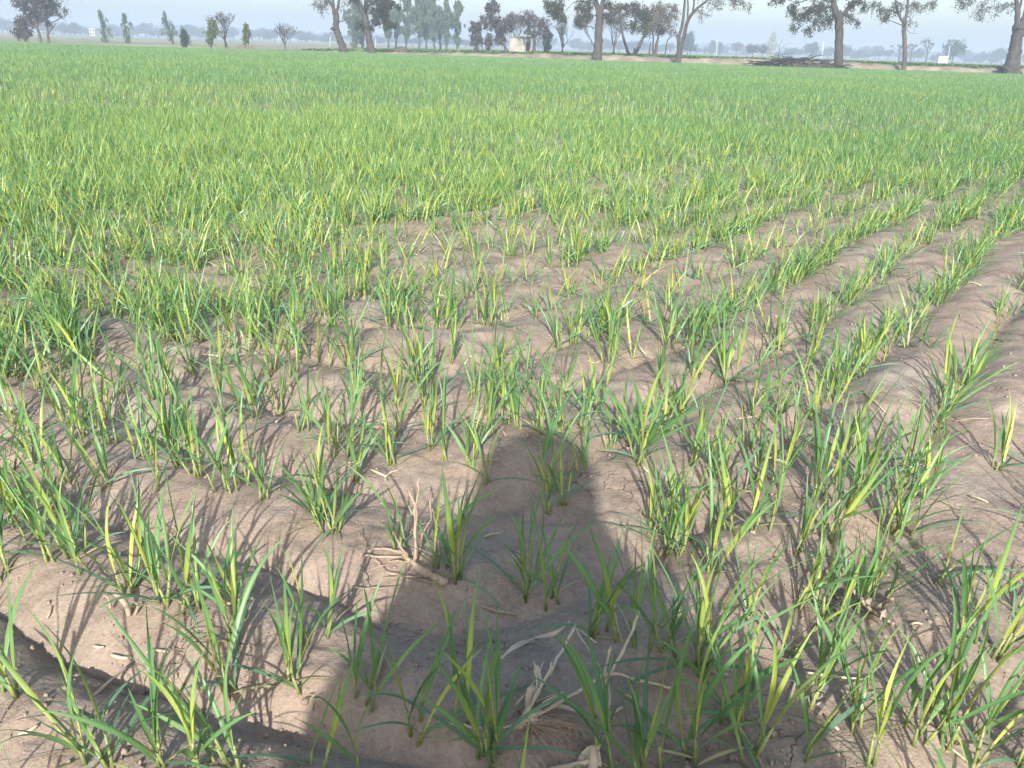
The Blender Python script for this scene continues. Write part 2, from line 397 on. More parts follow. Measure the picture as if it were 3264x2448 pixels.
def bank_h(x): return .66 * float(np.interp(x, [-34, -22, -5, 20, 200], [0, .35, .72, 1, 1.0]))
def bank_prof(x):
    h = bank_h(x); out = []
    for dy, f in ((-.15, -.15), (.1, .05), (.35, .34), (.6, .66), (.95, .93), (1.4, 1.06), (1.9, 1.08), (2.6, .98), (3.4, .95)):
        nz = float(fbm(x / 1.1, dy / .7, 3, 41)); n2 = float(vnoise(x / 4.0, 0, 44))
        out.append((dy + .22 * nz + .35 * n2, f * h * (1 + .16 * n2) + .10 * nz * min(1, h * 2) * (f > 0)))
    return out
strip_mesh(np.arange(-34, 130, .35), bank_prof, 'earth_bank', M['bank'], 'low crumbling pale earth bank along the far edge of the wheat', 'bank')
def track_prof(x):
    return [(-.4, -.05), (.2, .05 + .03 * float(vnoise(x / 2, 0, 50))), (1.5, .09 + .04 * float(vnoise(x / 3, 1, 51))), (3.2, .06), (5, -.04)]
strip_mesh(np.arange(-220, -28, .8), track_prof, 'farm_track', M['path'], 'pale bare earth track beyond the left part of the wheat', 'track')
def clover_prof(x):
    h = bank_h(x) * .95
    ks = (3.0, 6, 12, 24, 45, 75, 115, 160)
    return [(k, h * f + .05 * float(vnoise(x / 5, k / 5, 55))) for k, f in zip(ks, (.99, 1, 1, 1, 1, .98, .95, -.2))]
strip_mesh(np.arange(-30, 180, 2.0), clover_prof, 'clover_field', M['clover_ground'], 'raised green field of low crop behind the earth bank', 'field')

# low crop on the raised field, uncountable
def build_clover():
    b = MB()
    for _ in range(9000):
        x = random.uniform(-26, 95); k = 1.6 + 40 * random.random() ** 2.2
        y = float(y_edge(x)) + k; h = bank_h(x)
        if h < .1: continue
        z = h * .97 + .02
        s = random.uniform(.07, .17)
        for q in range(2):
            a = random.uniform(0, 6.28); t = random.uniform(.2, 1.2)
            u = Vector((math.cos(a), math.sin(a), 0)) * s; v = Vector((-math.sin(a) * math.cos(t), math.cos(a) * math.cos(t), math.sin(t))) * s
            b.quad((x + random.uniform(-.1, .1), y + random.uniform(-.1, .1), z + random.uniform(.02, .20)), u, v)
    o = b.build('low_crop', M['clover'], smooth=False)
    tag(o, 'leafy low green crop growing on top of the earth bank', 'crop', kind='stuff')
build_clover()
# tufts creeping over the bank are part of the same crop
#PART2
# ------------------------------------------------------------------ wheat
def lerp3(a, b, t): return tuple(a[i] + (b[i] - a[i]) * t for i in range(3))
PALE = (.42, .43, .20); YEL = (.38, .43, .095); LIME = (.205, .33, .092); GREEN = (.100, .232, .090); BLUE = (.098, .215, .132); DEEP = (.04, .14, .035); TAN = (.42, .36, .20)
def blade_colour(kind, t, ye):
    """ye: how far up the yellow of a young blade reaches"""
    if kind == 'young':
        if ye < .35: return lerp3(PALE, LIME, t / .10) if t < .10 else lerp3(LIME, GREEN, min(1, (t - .10) / (.15 + ye)))
        if t < .10: return lerp3(PALE, YEL, t / .10)
        return lerp3(YEL, LIME, ((t - .10) / (ye - .10)) ** 2) if t < ye else lerp3(LIME, GREEN, min(1, (t - ye) / .3))
    if kind == 'mature':
        return lerp3(LIME, GREEN, min(1, t / .25)) if t < .85 else lerp3(GREEN, LIME, (t - .85) / .3)
    if kind == 'dead': return lerp3(TAN, (.30, .30, .16), t)
    return lerp3(GREEN, BLUE, min(1, t / .3))
def blade(L, w, th0, bend, twist, segs, az, base, kind, ye=.5, fold=.35, power=1.6, flat=False):
    V = []; F = []; C = []
    p = Vector(base); dl = L / segs; k3 = 2 if flat else 3
    for i in range(segs + 1):
        t = i / segs; th = th0 + bend * t ** power
        d = Vector((math.sin(th) * math.cos(az), math.sin(th) * math.sin(az), math.cos(th)))
        side = Vector((-math.sin(az), math.cos(az), 0)); up = d.cross(side)
        tw = twist * t; s2 = side * math.cos(tw) + up * math.sin(tw); u2 = up * math.cos(tw) - side * math.sin(tw)
        wid = w * (.5 + .5 * min(1, t / .25)) * (1 - max(0, (t - .35) / .65) ** 1.7) / 2 + .0004
        c = blade_colour(kind, t, ye)
        if flat: V += [p - s2 * wid, p + s2 * wid]; C += [c, c]
        else:
            V += [p - s2 * wid, p + u2 * wid * fold, p + s2 * wid]; cm = lerp3(c, (.5, .6, .2), .14); C += [c, cm, c]
        if i < segs: p = p + d * dl
    for i in range(segs):
        for k in range(k3 - 1):
            a = i * k3 + k; F.append((a, a + 1, a + k3 + 1, a + k3))
    return V, F, C

def blade_spec(kind, rnd, yp=.36):
    if kind == 'young': return dict(th0=R(rnd.uniform(2, 13)), bend=R(rnd.uniform(4, 38)), twist=R(rnd.uniform(-150, 150)), ye=rnd.uniform(.05, .34) if rnd.random() > yp else rnd.uniform(.4, .95), fold=rnd.uniform(.4, .8), power=1.8)
    if kind == 'mature': return dict(th0=R(rnd.uniform(14, 36)), bend=R(rnd.uniform(8, 62)), twist=R(rnd.uniform(-130, 130)), fold=rnd.uniform(.2, .5), power=1.6)
    if kind == 'dead': return dict(th0=R(rnd.uniform(60, 80)), bend=R(rnd.uniform(20, 40)), twist=R(rnd.uniform(-60, 60)), fold=.3, power=1)
    return dict(th0=R(rnd.uniform(32, 62)), bend=R(rnd.uniform(28, 75)), twist=R(rnd.uniform(-110, 110)), fold=rnd.uniform(.1, .35), power=1.3)

rl = random.Random(11)
BLADES = {k: [] for k in ('young', 'mature', 'low', 'dead')}
for kind, n in (('young', 14), ('mature', 14), ('low', 12), ('dead', 3)):
    for i in range(n):
        L = {'young': rl.uniform(.19, .29), 'mature': rl.uniform(.18, .29), 'low': rl.uniform(.15, .26), 'dead': rl.uniform(.07, .13)}[kind]
        w = {'young': rl.uniform(.007, .010), 'mature': rl.uniform(.0075, .0112), 'low': rl.uniform(.0068, .0098), 'dead': .006}[kind]
        V, F, C = blade(L, w, segs=9, az=0, base=(0, 0, 0), kind=kind, **blade_spec(kind, rl))
        BLADES[kind].append(mesh_np('wheat_blade', V, F, M['blade'], cols=C))
STEMS = []
for i in range(4):
    b = MB(); h = .05 + .012 * i
    b.col = (.34, .33, .17); b.tube([(0, 0, -.03), (0, 0, 0)], [.0042, .0040], 6, False)
    b.col = (.30, .36, .13)
    b.tube([(0, 0, 0), (.001, 0, h * .5), (.002, .001, h)], [.0040, .0036, .0026], 6)
    o = b.build('stem', M['blade']); STEMS.append((o.data, h)); bpy.data.objects.remove(o)

def tiller_plan(n, rnd):
    """split n blades over tillers: list of (tilt, azimuth, [kinds])"""
    out = []; nt = max(1, round(n / 3.0))
    kinds_all = ['young', 'mature', 'low']
    left = n
    for t in range(nt):
        k = max(1, round(left / (nt - t))); left -= k
        ks = ['young'] + [rnd.choice(['mature', 'mature', 'mature', 'low', 'low', 'young']) for _ in range(k - 1)]
        out.append((R(rnd.uniform(3, 19)) if nt > 1 else R(rnd.uniform(0, 7)), rnd.uniform(0, 6.283), ks))
    return out

WG = 'wheat plants standing in the near furrows'
WL = 'young wheat plant with narrow upright green and yellow-green blades rooted in a near furrow'
WIND = None
def wheat_plant(p, n, s, rnd, label=WL, lean=None, group=WG):
    root = empty('wheat_plant', p, rnd.uniform(0, 6.283)); rz = root.rotation_euler.z
    root.scale = (s, s, s)
    if lean:                                          # lean: (azimuth, angle) in the world
        ax = Vector((-math.sin(lean[0]), math.cos(lean[0]), 0))
        root.rotation_euler = (Matrix.Rotation(lean[1], 3, ax) @ Matrix.Rotation(rz, 3, 'Z')).to_euler()
    tag(root, label, 'wheat plant', group)
    for tilt, az, ks in tiller_plan(n, rnd):
        me, h = rnd.choice(STEMS)
        off = Vector((rnd.gauss(0, .015), rnd.gauss(0, .015), 0))
        rot = Matrix.Rotation(az, 3, 'Z') @ Matrix.Rotation(tilt, 3, 'Y')
        st = obj('stem', me, root); st.location = off; st.rotation_euler = rot.to_euler()
        base_az = rnd.uniform(0, 6.28)
        for q, kd in enumerate(ks):
            lf = obj('leaf', rnd.choice(BLADES[kd]), root)
            hh = h * (.95 if kd == 'young' else (.6 if kd == 'mature' else .3)) * rnd.uniform(.85, 1.05)
            lf.location = off + rot @ Vector((0, 0, hh))
            a2 = base_az + q * math.pi + rnd.uniform(-.7, .7)
            lf.rotation_euler = (rot @ Matrix.Rotation(a2, 3, 'Z')).to_euler()
            k = rnd.uniform(.8, 1.2); lf.scale = (k, k, k)
        if rnd.random() < .3:
            lf = obj('leaf', rnd.choice(BLADES['dead']), root); lf.location = off + Vector((0, 0, .01)); lf.rotation_euler = (0, 0, rnd.uniform(0, 6.28))
    return root

HAND = [  # base of each tuft in the photograph, number of blades, size
 (56,2213,6,1.1),(15,1820,5,1),(174,1784,5,1),(225,1779,6,1),(250,1784,4,1),(286,1820,3,.9),(409,1876,5,1.05),(450,1856,3,1),(526,1927,9,1.1),(598,1948,6,1.05),(618,1937,3,1),
 (741,2065,5,1),(751,2208,5,1),(930,2178,8,1),(751,1963,5,.95),(966,2050,3,.9),(1048,2034,4,.95),(1058,1702,10,.95),(256,2438,5,1.1),(511,2443,6,1.05),(639,2438,6,1.05),(741,2438,7,1.05),(383,2440,5,1),
 (1469,1839,8,1.05),(1401,1806,5,1),(1271,1746,5,.95),(1163,2235,7,1),(1347,2349,6,1.05),(1467,2327,4,1),(1548,2403,14,1.15),(1678,1904,8,1.05),(1743,1925,6,1),(1890,2029,4,1),(1922,2034,5,1.05),
 (2036,2061,5,1.05),(2139,2077,5,1),(2188,2120,6,1.05),(1940,2448,6,1.05),(2063,2446,7,1.05),(1033,2446,3,.9),(1152,2446,2,.8),(2253,2142,8,1.1),(2332,2305,7,1.1),(2395,2000,4,1),(2268,1821,6,1),
 (2474,2095,4,1),(2584,2258,6,1.05),(2531,1937,6,1),(2631,1963,6,1),(2610,1937,3,1),(2726,1947,8,1.05),(2784,1916,5,1),(2726,2305,6,1),(2916,2347,9,1.1),(3005,2363,6,1.1),(3079,2042,8,1.05),(3163,2089,7,1.05),
 (2989,1853,4,.9),(2826,1700,7,1),(2863,1700,8,1),(3105,2400,6,1.05),(2200,2442,6,1.05),(2384,2447,5,1.05),(2590,2447,4,1),(2763,2447,3,1),(3230,2440,6,1),(3240,1960,5,1),
 (1374,1429,6,1),(1401,1472,4,.95),(1502,1477,4,.9),(1250,1483,7,.95),(1119,1461,6,.95),(1071,1445,5,.9),(1225,1293,4,.95),(1263,1293,4,.9),(1374,1315,8,1),(1445,1179,5,.95),(1325,1217,10,1),
 (1559,1374,6,1),(1624,1353,5,1),(1651,1363,7,1),(1721,1380,10,1.05),(1792,1380,8,1),(1857,1380,8,1),(1751,1635,5,1),(1819,1610,5,1),(1730,1532,4,1),(1537,1548,6,.95),(1955,1439,5,1),(2036,1477,13,1.05),
 (2074,1700,7,1),(2150,1760,8,1),(2193,1705,8,1),(1944,1157,10,1),(2150,1092,4,.9),(1125,1103,7,.9),
 (71,1353,6,1),(258,1400,9,1.05),(289,1416,6,1),(368,1416,5,.95),(463,1468,7,1.1),(558,1484,7,1),(631,1516,8,1),(731,1568,7,1.05),(779,1547,6,1),(847,1595,6,.95),(1016,1668,9,1),
 (495,1274,9,1),(542,1263,8,1),(721,1321,6,1),(800,1331,8,1),(979,1379,5,1),(1068,1416,6,.95),(53,1695,6,1.05),(142,1716,6,1),(16,1626,7,1.05),(158,1631,6,1),(389,1258,6,1),(289,1190,6,1),(195,1179,8,1.05),
 (873,1190,10,1),(947,1221,5,.95),(489,1563,4,.9),(1131,1258,6,.95),(2200,1489,6,1),(2263,1521,8,1),(2305,1574,6,1),(2468,1558,6,1.05),(2416,1531,6,1),(2521,1426,6,1),(2605,1584,8,1.1),(2705,1626,10,1.1),
 (2731,1558,7,1.05),(2858,1584,8,1.05),(2947,1595,5,1),(2973,1337,9,1),(3010,1310,7,1),(3073,1221,10,1),(2405,1326,6,1),(2479,1353,7,1),(2595,1332,7,1),(2647,1289,8,1),(2763,1168,6,.95),(2821,1126,6,.95),
 (2300,1179,9,1),(2221,1200,8,1),(2153,1779,7,1),(2637,1721,8,1),(2547,1758,5,1),(2104,1230,5,.95),(2560,1200,6,.95),(3180,1500,5,.95),(1900,1300,6,1),(2110,1380,7,1),(1500,1270,6,1),(1590,1250,7,1),(1690,1260,6,1),(1800,1255,7,1),
 (620,1200,6,1),(20,1230,7,1),(110,1240,7,1),(700,1180,6,1),(2380,1440,6,1),(2330,1690,6,1),(2440,1700,6,1),(2700,1440,7,1),(2790,1470,6,1),(130,1500,5,1),(330,1560,5,1),(215,1540,5,1),
]
rw = random.Random(5)
LBL = {(1548,2403): 'large many-bladed wheat tuft growing behind the tangle of dry straw and roots',
       (1469,1839): 'wheat plant with pale thick stem growing right beside the uprooted root stump',
       (1271,1746): 'thin wheat plant growing behind the uprooted root stump',
       (1347,2349): 'wheat plant with bare fine roots exposed beside the large tuft',
       (2726,1947): 'wheat tuft growing beside the crumpled dry leaf stub'}
hand_xy = []
SHADOW = [(1520,1374),(1890,1490),(1965,1640),(2150,1800),(2350,2000),(2600,2200),(2700,2448),(1000,2448),(1100,2150),(1310,1900),(1500,1750)]
def in_poly(x, y, P):
    c = False
    for i in range(len(P)):
        (x0, y0), (x1, y1) = P[i - 1], P[i]
        if (y0 > y) != (y1 > y) and x < (x1 - x0) * (y - y0) / (y1 - y0) + x0: c = not c
    return c
MARKS = [((1330, 1800), 'beside the uprooted root stump'), ((1800, 2200), 'beside the tangle of dry straw'), ((395, 1920), 'beside the short leaning root stub'), ((2775, 1960), 'beside the crumpled dry leaf stub'), ((22, 1312), 'beside the pale crusted clod'), ((998, 2262), 'beside the tiny weed seedling'), ((1890, 2420), 'beside the broken stalk base')]
MARKS = [(ground_pt(*m), s) for m, s in MARKS]
def plant_label(p, px, py, n, lean):
    size = 'sparse few-bladed wheat plant' if n <= 6 else ('medium-sized wheat plant' if n <= 10 else 'dense many-bladed wheat tuft')
    near = min(MARKS, key=lambda m: (m[0] - Vector(p)).length)
    if (near[0] - Vector(p)).length < .22: return size + ' ' + near[1]
    if in_poly(px, py, SHADOW): return size + " standing in the photographer's shadow"
    tilt = ', leaning over,' if lean and lean[1] > R(9) else ''
    u = abs(float(furrow(p[0], p[1])))
    return size + tilt + (' rooted in a sunlit furrow' if u < .22 else ' on the sunlit side of a ridge')
for (px, py, n, s) in HAND:
    p = ground_pt(px, py); hand_xy.append((p.x, p.y))
    lean = None
    if px < 900: lean = (math.pi * rw.uniform(.75, 1.05), R(rw.uniform(0, 16)))
    elif px > 2400: lean = (rw.uniform(-.3, .7), R(rw.uniform(0, 15)))
    wheat_plant(p - Vector((0, 0, .004)), round(n * 1.45 + .4), s * rw.uniform(.9, 1.1), rw, LBL.get((px, py)) or plant_label(p, px, py, round(n * 1.45 + .4), lean), lean, None if (px, py) in LBL else WG)

# procedural tufts: dense in the furrows, thin on the ridges
def scatter(rmin, rmax, dens, half_deg, rng):
    a = R(half_deg); area = a * (rmax ** 2 - rmin ** 2); n = int(area * dens)
    r = np.sqrt(rng.random(n) * (rmax ** 2 - rmin ** 2) + rmin ** 2); t = (rng.random(n) * 2 - 1) * a
    return r * np.sin(t), r * np.cos(t)
rng = np.random.default_rng(3)
parts = []
for r0, r1, d, hd in ((1.0, 4.0, 210, 62), (4.0, 9.0, 330, 46), (9.0, 21.5, 270, 44)):
    x, y = scatter(r0, r1, d, hd, rng)
    f = np.abs(furrow(x, y)); r = np.hypot(x, y)
    right = np.clip((x - .5) / 1.5, 0, 1); lefty = np.clip((-x - .8) / 1.5, 0, 1)
    wid = .085 + .11 * np.clip((r - 4.5 - 2.5 * right) / 6, 0, 1) - .02 * right * (r < 8)
    odd = np.mod(np.round((row_u(x, y) + 1.25) / ROW), 2)
    patch = np.clip(.74 + .75 * vnoise(x / .9, y / .9, 61) + .5 * lefty * np.clip(y / 4, 0, 1) + .35 * right, .12, 1.35)
    patch = np.where(r > 10, np.maximum(patch, .3), patch)
    pr = np.exp(-(f / wid) ** 2) * patch * (1 + right * np.clip(1.7 - r / 7, 0, 1) * np.where(odd > .5, .9, -.4)) + (.045 - .033 * right + (.20 + .06 * right) * np.clip((r - 6 - 1.5 * right) / 8, 0, 1) + .04 * lefty)
    k = rng.random(len(x)) < pr * np.where(r < 4, .60, np.where(r < 9, .64, np.interp(r, [9, 15, 21], [.60, .50, .60]))) * (1 + .35 * lefty + .2 * right)
    parts.append(np.stack([x[k], y[k]], 1))
P2 = np.vstack(parts)
TILE = 2.0
def tiled(x, y):                                      # far part of the field, sown tile by tile
    cx, cy = (np.floor(x / TILE) + .5) * TILE, (np.floor(y / TILE) + .5) * TILE
    return np.hypot(cx, cy) > 17.5
P2 = P2[~tiled(P2[:, 0], P2[:, 1])]
px, py = project(np.column_stack([P2, hgt(P2[:, 0], P2[:, 1])]))
inframe = (px > -60) & (px < 3324) & (py < 2600)
hx = np.array(hand_xy)                                 # the near ground carries the tufts placed above; a few more fill their rows
dmin = np.array([np.min(np.hypot(hx[:, 0] - q[0], hx[:, 1] - q[1])) for q in P2[:, :2]]) if len(P2) < 20000 else np.array([np.min(np.hypot(hx[:, 0] - q[0], hx[:, 1] - q[1])) if np.hypot(*q) < 5 else 9 for q in P2])
fill = (py < 1560) & (dmin > .085) & (np.abs(furrow(P2[:, 0], P2[:, 1])) < .25) & (rng.random(len(P2)) < .55)
P2 = P2[~(inframe & (py > 1120)) | (inframe & fill & (py > 1120))]
px, py = project(np.column_stack([P2, hgt(P2[:, 0], P2[:, 1])]))
inframe = (px > -20) & (px < 3284) & (py < 2470)
order = np.argsort(np.hypot(P2[:, 0], P2[:, 1]) + (~inframe) * 1e6)
n_ind = max(0, 300 - len(HAND))
ind = order[:n_ind]; rest = order[n_ind:]
for i in ind:
    x, y = P2[i]
    z = float(hgt(x, y)); n = rw.choice((5, 6, 7, 9, 11)); qx, qy = project((x, y, z))
    wheat_plant((x, y, z - .004), n, rw.uniform(.85, 1.1), rw, plant_label((x, y, z), float(qx), float(qy), n, None))
print('wheat individuals', len(HAND) + len(ind), 'rest tufts', len(rest))

# prototypes for the uncountable rest (kept outside the scene, only instanced)
PROT = bpy.data.collections.new('wheat_prototypes')
def tuft_mesh(n, rnd, segs, flat, spread=.026, off=(0, 0), scale=1.0, acc=None, yp=.36):
    acc = acc if acc is not None else ([], [], [])
    for tilt, az, ks in tiller_plan(n, rnd):
        o2 = Vector((off[0] + rnd.gauss(0, spread), off[1] + rnd.gauss(0, spread), 0)); ba = rnd.uniform(0, 6.28)
        for q, kd in enumerate(ks):
            sp = blade_spec(kd, rnd, yp); sp['th0'] += tilt * .6
            L = rnd.uniform(.14, .27) * scale * (.9 if kd == 'low' else 1); hh = .05 * scale * (1 if kd == 'young' else .5)
            V, F, C = blade(L + hh * .6, rnd.uniform(.006, .0095) * (1.1 if flat else 1), segs=segs, az=ba + q * math.pi + rnd.uniform(-.7, .7), base=o2 + Vector((0, 0, hh * .35 - .01)), kind=kd, flat=flat, **sp)
            b = len(acc[0]); acc[0].extend(V); acc[1].extend([tuple(i + b for i in f) for f in F]); acc[2].extend(C)
    return acc
rp = random.Random(21)
N_T = 14; N_P = 8
for i in range(N_T):
    V, F, C = tuft_mesh(rp.choice((4, 5, 6, 7, 8, 10)), rp, 5, i % 2 == 1, yp=.25 if i < 8 else .62)
    PROT.objects.link(bpy.data.objects.new('a_tuft_%02d' % i, mesh_np('tuft', V, F, M['blade'], cols=C)))
for i in range(N_P):
    acc = ([], [], [])
    for k in range(140):
        tuft_mesh(rp.choice((4, 5, 6, 7)), rp, 3, True, .03, (rp.uniform(-1, 1), rp.uniform(-1, 1)), rp.uniform(.85, 1.15), acc, .34 if i < 4 else .70)
    PROT.objects.link(bpy.data.objects.new('b_patch_%02d' % i, mesh_np('patch', acc[0], acc[1], M['blade'], cols=acc[2])))

PR = P2[rest]; n1 = len(PR)
pts = np.column_stack([PR, hgt(PR[:, 0], PR[:, 1]) - .004])
def yellowish(x, y):                                  # the crop pales in patches, most in the middle of the field
    r = np.hypot(x, y); return np.clip(.38 + .7 * vnoise(x / 3.5, y / 5, 95) + .15 * np.exp(-((r - 9) / 7) ** 2) * np.exp(-(x / (.35 * r + 1)) ** 2), .08, .92)
yl = rng.random(n1) < yellowish(PR[:, 0], PR[:, 1])
idx = np.where(yl, rng.integers(8, N_T, n1), rng.integers(0, 8, n1)); rot = np.column_stack([rng.normal(0, .08, n1), rng.normal(0, .08, n1), rng.random(n1) * 6.283]); scl = rng.uniform(.78, 1.12, n1)
# two-metre tiles of sown ground for the far part of the field
gx, gy = np.meshgrid(np.arange(-60, 60) * TILE + TILE / 2, np.arange(0, 60) * TILE + TILE / 2); x, y = gx.ravel(), gy.ravel()
ok = tiled(x, y) & (y < y_edge(x) - .9) & (np.abs(x) < y * .92 + 4); x, y = x[ok], y[ok]; n2 = len(x)
fade = np.clip((np.hypot(x, y) - 28) / 30, 0, 1)
z = .02 * (1 - fade) - .01
pts = np.vstack([pts, np.column_stack([x, y, z])])
idx = np.concatenate([idx, N_T + rng.integers(0, 4, n2) + 4 * (rng.random(n2) < yellowish(x, y))])
rot = np.vstack([rot, np.column_stack([np.zeros(n2), np.zeros(n2), rng.integers(0, 4, n2) * math.pi / 2])])
scl = np.concatenate([scl, np.ones(n2)])
print('patches', n2)
wm = bpy.data.meshes.new('wheat_field'); wm.vertices.add(len(pts)); wm.vertices.foreach_set('co', pts.astype(np.float32).ravel())
a = wm.attributes.new('idx', 'INT', 'POINT'); a.data.foreach_set('value', idx.astype(np.int32))
a = wm.attributes.new('scl', 'FLOAT', 'POINT'); a.data.foreach_set('value', scl.astype(np.float32))
a = wm.attributes.new('rot', 'FLOAT_VECTOR', 'POINT'); a.data.foreach_set('vector', rot.astype(np.float32).ravel())
wm.update(); wm.materials.append(M['blade'])
wheat = obj('wheat', wm); tag(wheat, 'dense green wheat stretching across the field to the trees', 'wheat', kind='stuff')
ng = bpy.data.node_groups.new('wheat_scatter', 'GeometryNodeTree')
ng.interface.new_socket('Geometry', in_out='INPUT', socket_type='NodeSocketGeometry'); ng.interface.new_socket('Geometry', in_out='OUTPUT', socket_type='NodeSocketGeometry')
gi = ng.nodes.new('NodeGroupInput'); go = ng.nodes.new('NodeGroupOutput')
ci = ng.nodes.new('GeometryNodeCollectionInfo'); ci.inputs[0].default_value = PROT
ci.inputs[1].default_value = True; ci.inputs[2].default_value = True
def attr(name, t):
    n = ng.nodes.new('GeometryNodeInputNamedAttribute'); n.data_type = t; n.inputs[0].default_value = name; return n.outputs[0]
er = ng.nodes.new('FunctionNodeEulerToRotation'); ng.links.new(attr('rot', 'FLOAT_VECTOR'), er.inputs[0])
cmp_ = ng.nodes.new('FunctionNodeCompare'); cmp_.data_type = 'INT'; cmp_.operation = 'LESS_THAN'
ia = attr('idx', 'INT')
ints = [s for s in cmp_.inputs if s.type == 'INT']; ng.links.new(ia, ints[0]); ints[1].default_value = N_T
sp_ = ng.nodes.new('GeometryNodeSeparateGeometry'); ng.links.new(gi.outputs[0], sp_.inputs[0]); ng.links.new(cmp_.outputs[0], sp_.inputs[1])
jn = ng.nodes.new('GeometryNodeJoinGeometry')
for half in (0, 1):
    ip = ng.nodes.new('GeometryNodeInstanceOnPoints'); ip.inputs['Pick Instance'].default_value = True
    ng.links.new(sp_.outputs[half], ip.inputs['Points']); ng.links.new(ci.outputs[0], ip.inputs['Instance']); ng.links.new(ia, ip.inputs['Instance Index'])
    ng.links.new(er.outputs[0], ip.inputs['Rotation']); ng.links.new(attr('scl', 'FLOAT'), ip.inputs['Scale'])
    if half == 0:
        re_ = ng.nodes.new('GeometryNodeRealizeInstances'); ng.links.new(ip.outputs[0], re_.inputs[0]); ng.links.new(re_.outputs[0], jn.inputs[0])
    else: ng.links.new(ip.outputs[0], jn.inputs[0])
ng.links.new(jn.outputs[0], go.inputs[0])
md = wheat.modifiers.new('scatter', 'NODES'); md.node_group = ng
#PART3
# ------------------------------------------------------------------ dry straw, roots and clods on the soil
def gp(px, py, dz=0.0):
    r = ray(px, py); z = dz
    for _ in range(6):
        t = (z - EYE) / r.z; p = r * t; z = float(hgt(p.x, p.y)) + dz
    return Vector((p.x, p.y, z))
def smooth_path(pts, n=4):
    P = [Vector(p) for p in pts]
    if len(P) < 3: return P
    out = []
    for i in range(len(P) - 1):
        p0, p1, p2, p3 = P[max(i - 1, 0)], P[i], P[i + 1], P[min(i + 2, len(P) - 1)]
        for k in range(n):
            t = k / n
            out.append(.5 * ((2 * p1) + (p2 - p0) * t + (2 * p0 - 5 * p1 + 4 * p2 - p3) * t * t + (3 * p1 - p0 - 3 * p2 + p3) * t ** 3))
    out.append(P[-1]); return out
def wobble(pts, a, rnd):
    return [p + Vector((rnd.uniform(-a, a), rnd.uniform(-a, a), rnd.uniform(-a, a) * .6)) for p in pts]
def rel(pts, o): return [p - o for p in pts]
def part_tube(name, pts, r0, r1, mat, parent, sides=6, knots=0, rnd=random):
    b = MB(); n = len(pts); rad = []
    for i in range(n):
        t = i / max(1, n - 1); r = r0 + (r1 - r0) * t
        if knots and i % knots == 1: r *= 1.35
        rad.append(r)
    b.tube(pts, rad, sides); return b.build(name, mat, parent)
def ribbon(name, pts, w, mat, parent, rnd, curl=.5):
    b = MB(); n = len(pts); vs_ = []
    for i, p in enumerate(pts):
        d = (pts[min(i + 1, n - 1)] - pts[max(i - 1, 0)]).normalized(); s = d.cross(Vector((0, 0, 1)))
        if s.length < 1e-4: s = Vector((1, 0, 0))
        s.normalize(); ww = w * (1 - .75 * abs(i / (n - 1) - .45)); tw = curl * math.sin(i * 1.3)
        s = (s * math.cos(tw) + Vector((0, 0, 1)) * math.sin(tw)) * ww * .5
        vs_ += [p - s, p - Vector((0, 0, ww * .25)), p + s]
    fs = [(i * 3 + k, i * 3 + k + 1, i * 3 + k + 4, i * 3 + k + 3) for i in range(n - 1) for k in range(2)]
    b.add(vs_, fs); return b.build(name, mat, parent)
rd = random.Random(31)

# the uprooted root stump
o0 = gp(1375, 1850); t = empty('root_stump', o0); tag(t, 'uprooted pale root stump with upright dry stalks and spreading roots on the ridge', 'root stump')
body = smooth_path([gp(1425, 1862, .015), gp(1385, 1852, .028), gp(1340, 1815, .03), gp(1300, 1775, .04), gp(1275, 1745, .045)], 4)
b = MB(); nb = len(body); b.tube(rel(body, o0), [.004, .009, .012, .008, .010, .007, .009, .010, .007, .008, .006, .008, .006, .006, .005, .004, .003][:nb], 12)
b.v = [tuple(Vector(v) + Vector((1, 1, 1)) * .006 * mnoise.noise(Vector(v) * 55) + Vector((.5, -.5, 1)) * .004 * mnoise.noise(Vector(v) * 140)) for v in b.v]
b.build('stump', M['root'], t)
D0 = o0.y + .06
for pl, r in (([(1322,1790),(1325,1700),(1320,1610),(1300,1560)],.0075),([(1322,1690),(1330,1580),(1336,1520)],.0055),([(1330,1790),(1350,1700),(1376,1640),(1372,1600),(1378,1560)],.005),
              ([(1345,1800),(1385,1760),(1390,1690),(1380,1620)],.005),([(1320,1640),(1300,1612)],.004),([(1345,1760),(1320,1700),(1345,1670),(1370,1668)],.004),([(1300,1775),(1270,1730),(1250,1690)],.005),([(1385,1830),(1395,1770),(1410,1740)],.005)):
    pts = wobble(smooth_path([at(x, y, D0 + rd.uniform(-.03, .05)) for x, y in pl], 4), .003, rd)
    part_tube('stalk', rel(pts, o0), r * .62, r * .3, M['root'], t, 6, 3)
for pl, r in (([(1285,1760),(1230,1750),(1190,1752),(1150,1770)],.007),([(1290,1775),(1220,1775),(1165,1770),(1145,1778)],.006),([(1330,1800),(1270,1788),(1220,1800),(1180,1815)],.0045),
              ([(1146,1690),(1150,1720),(1172,1752)],.0035),([(1150,1800),(1160,1830),(1178,1885)],.0035),([(1120,1875),(1190,1876),(1270,1876)],.0035),([(1345,1835),(1310,1838),(1250,1830),(1215,1812)],.004),
              ([(1405,1850),(1425,1870),(1422,1885)],.003),([(1400,1865),(1345,1850),(1290,1845)],.004),([(1330,1800),(1290,1830),(1220,1845)],.003),([(1420,1830),(1440,1800),(1415,1760)],.003),([(1180,1770),(1210,1800),(1225,1830)],.003)):
    pts = wobble(smooth_path([gp(x, y, .018 + .012 * rd.random()) for x, y in pl], 4), .003, rd)
    part_tube('root', rel(pts, o0), r * .65, r * .3, M['root'], t, 5)

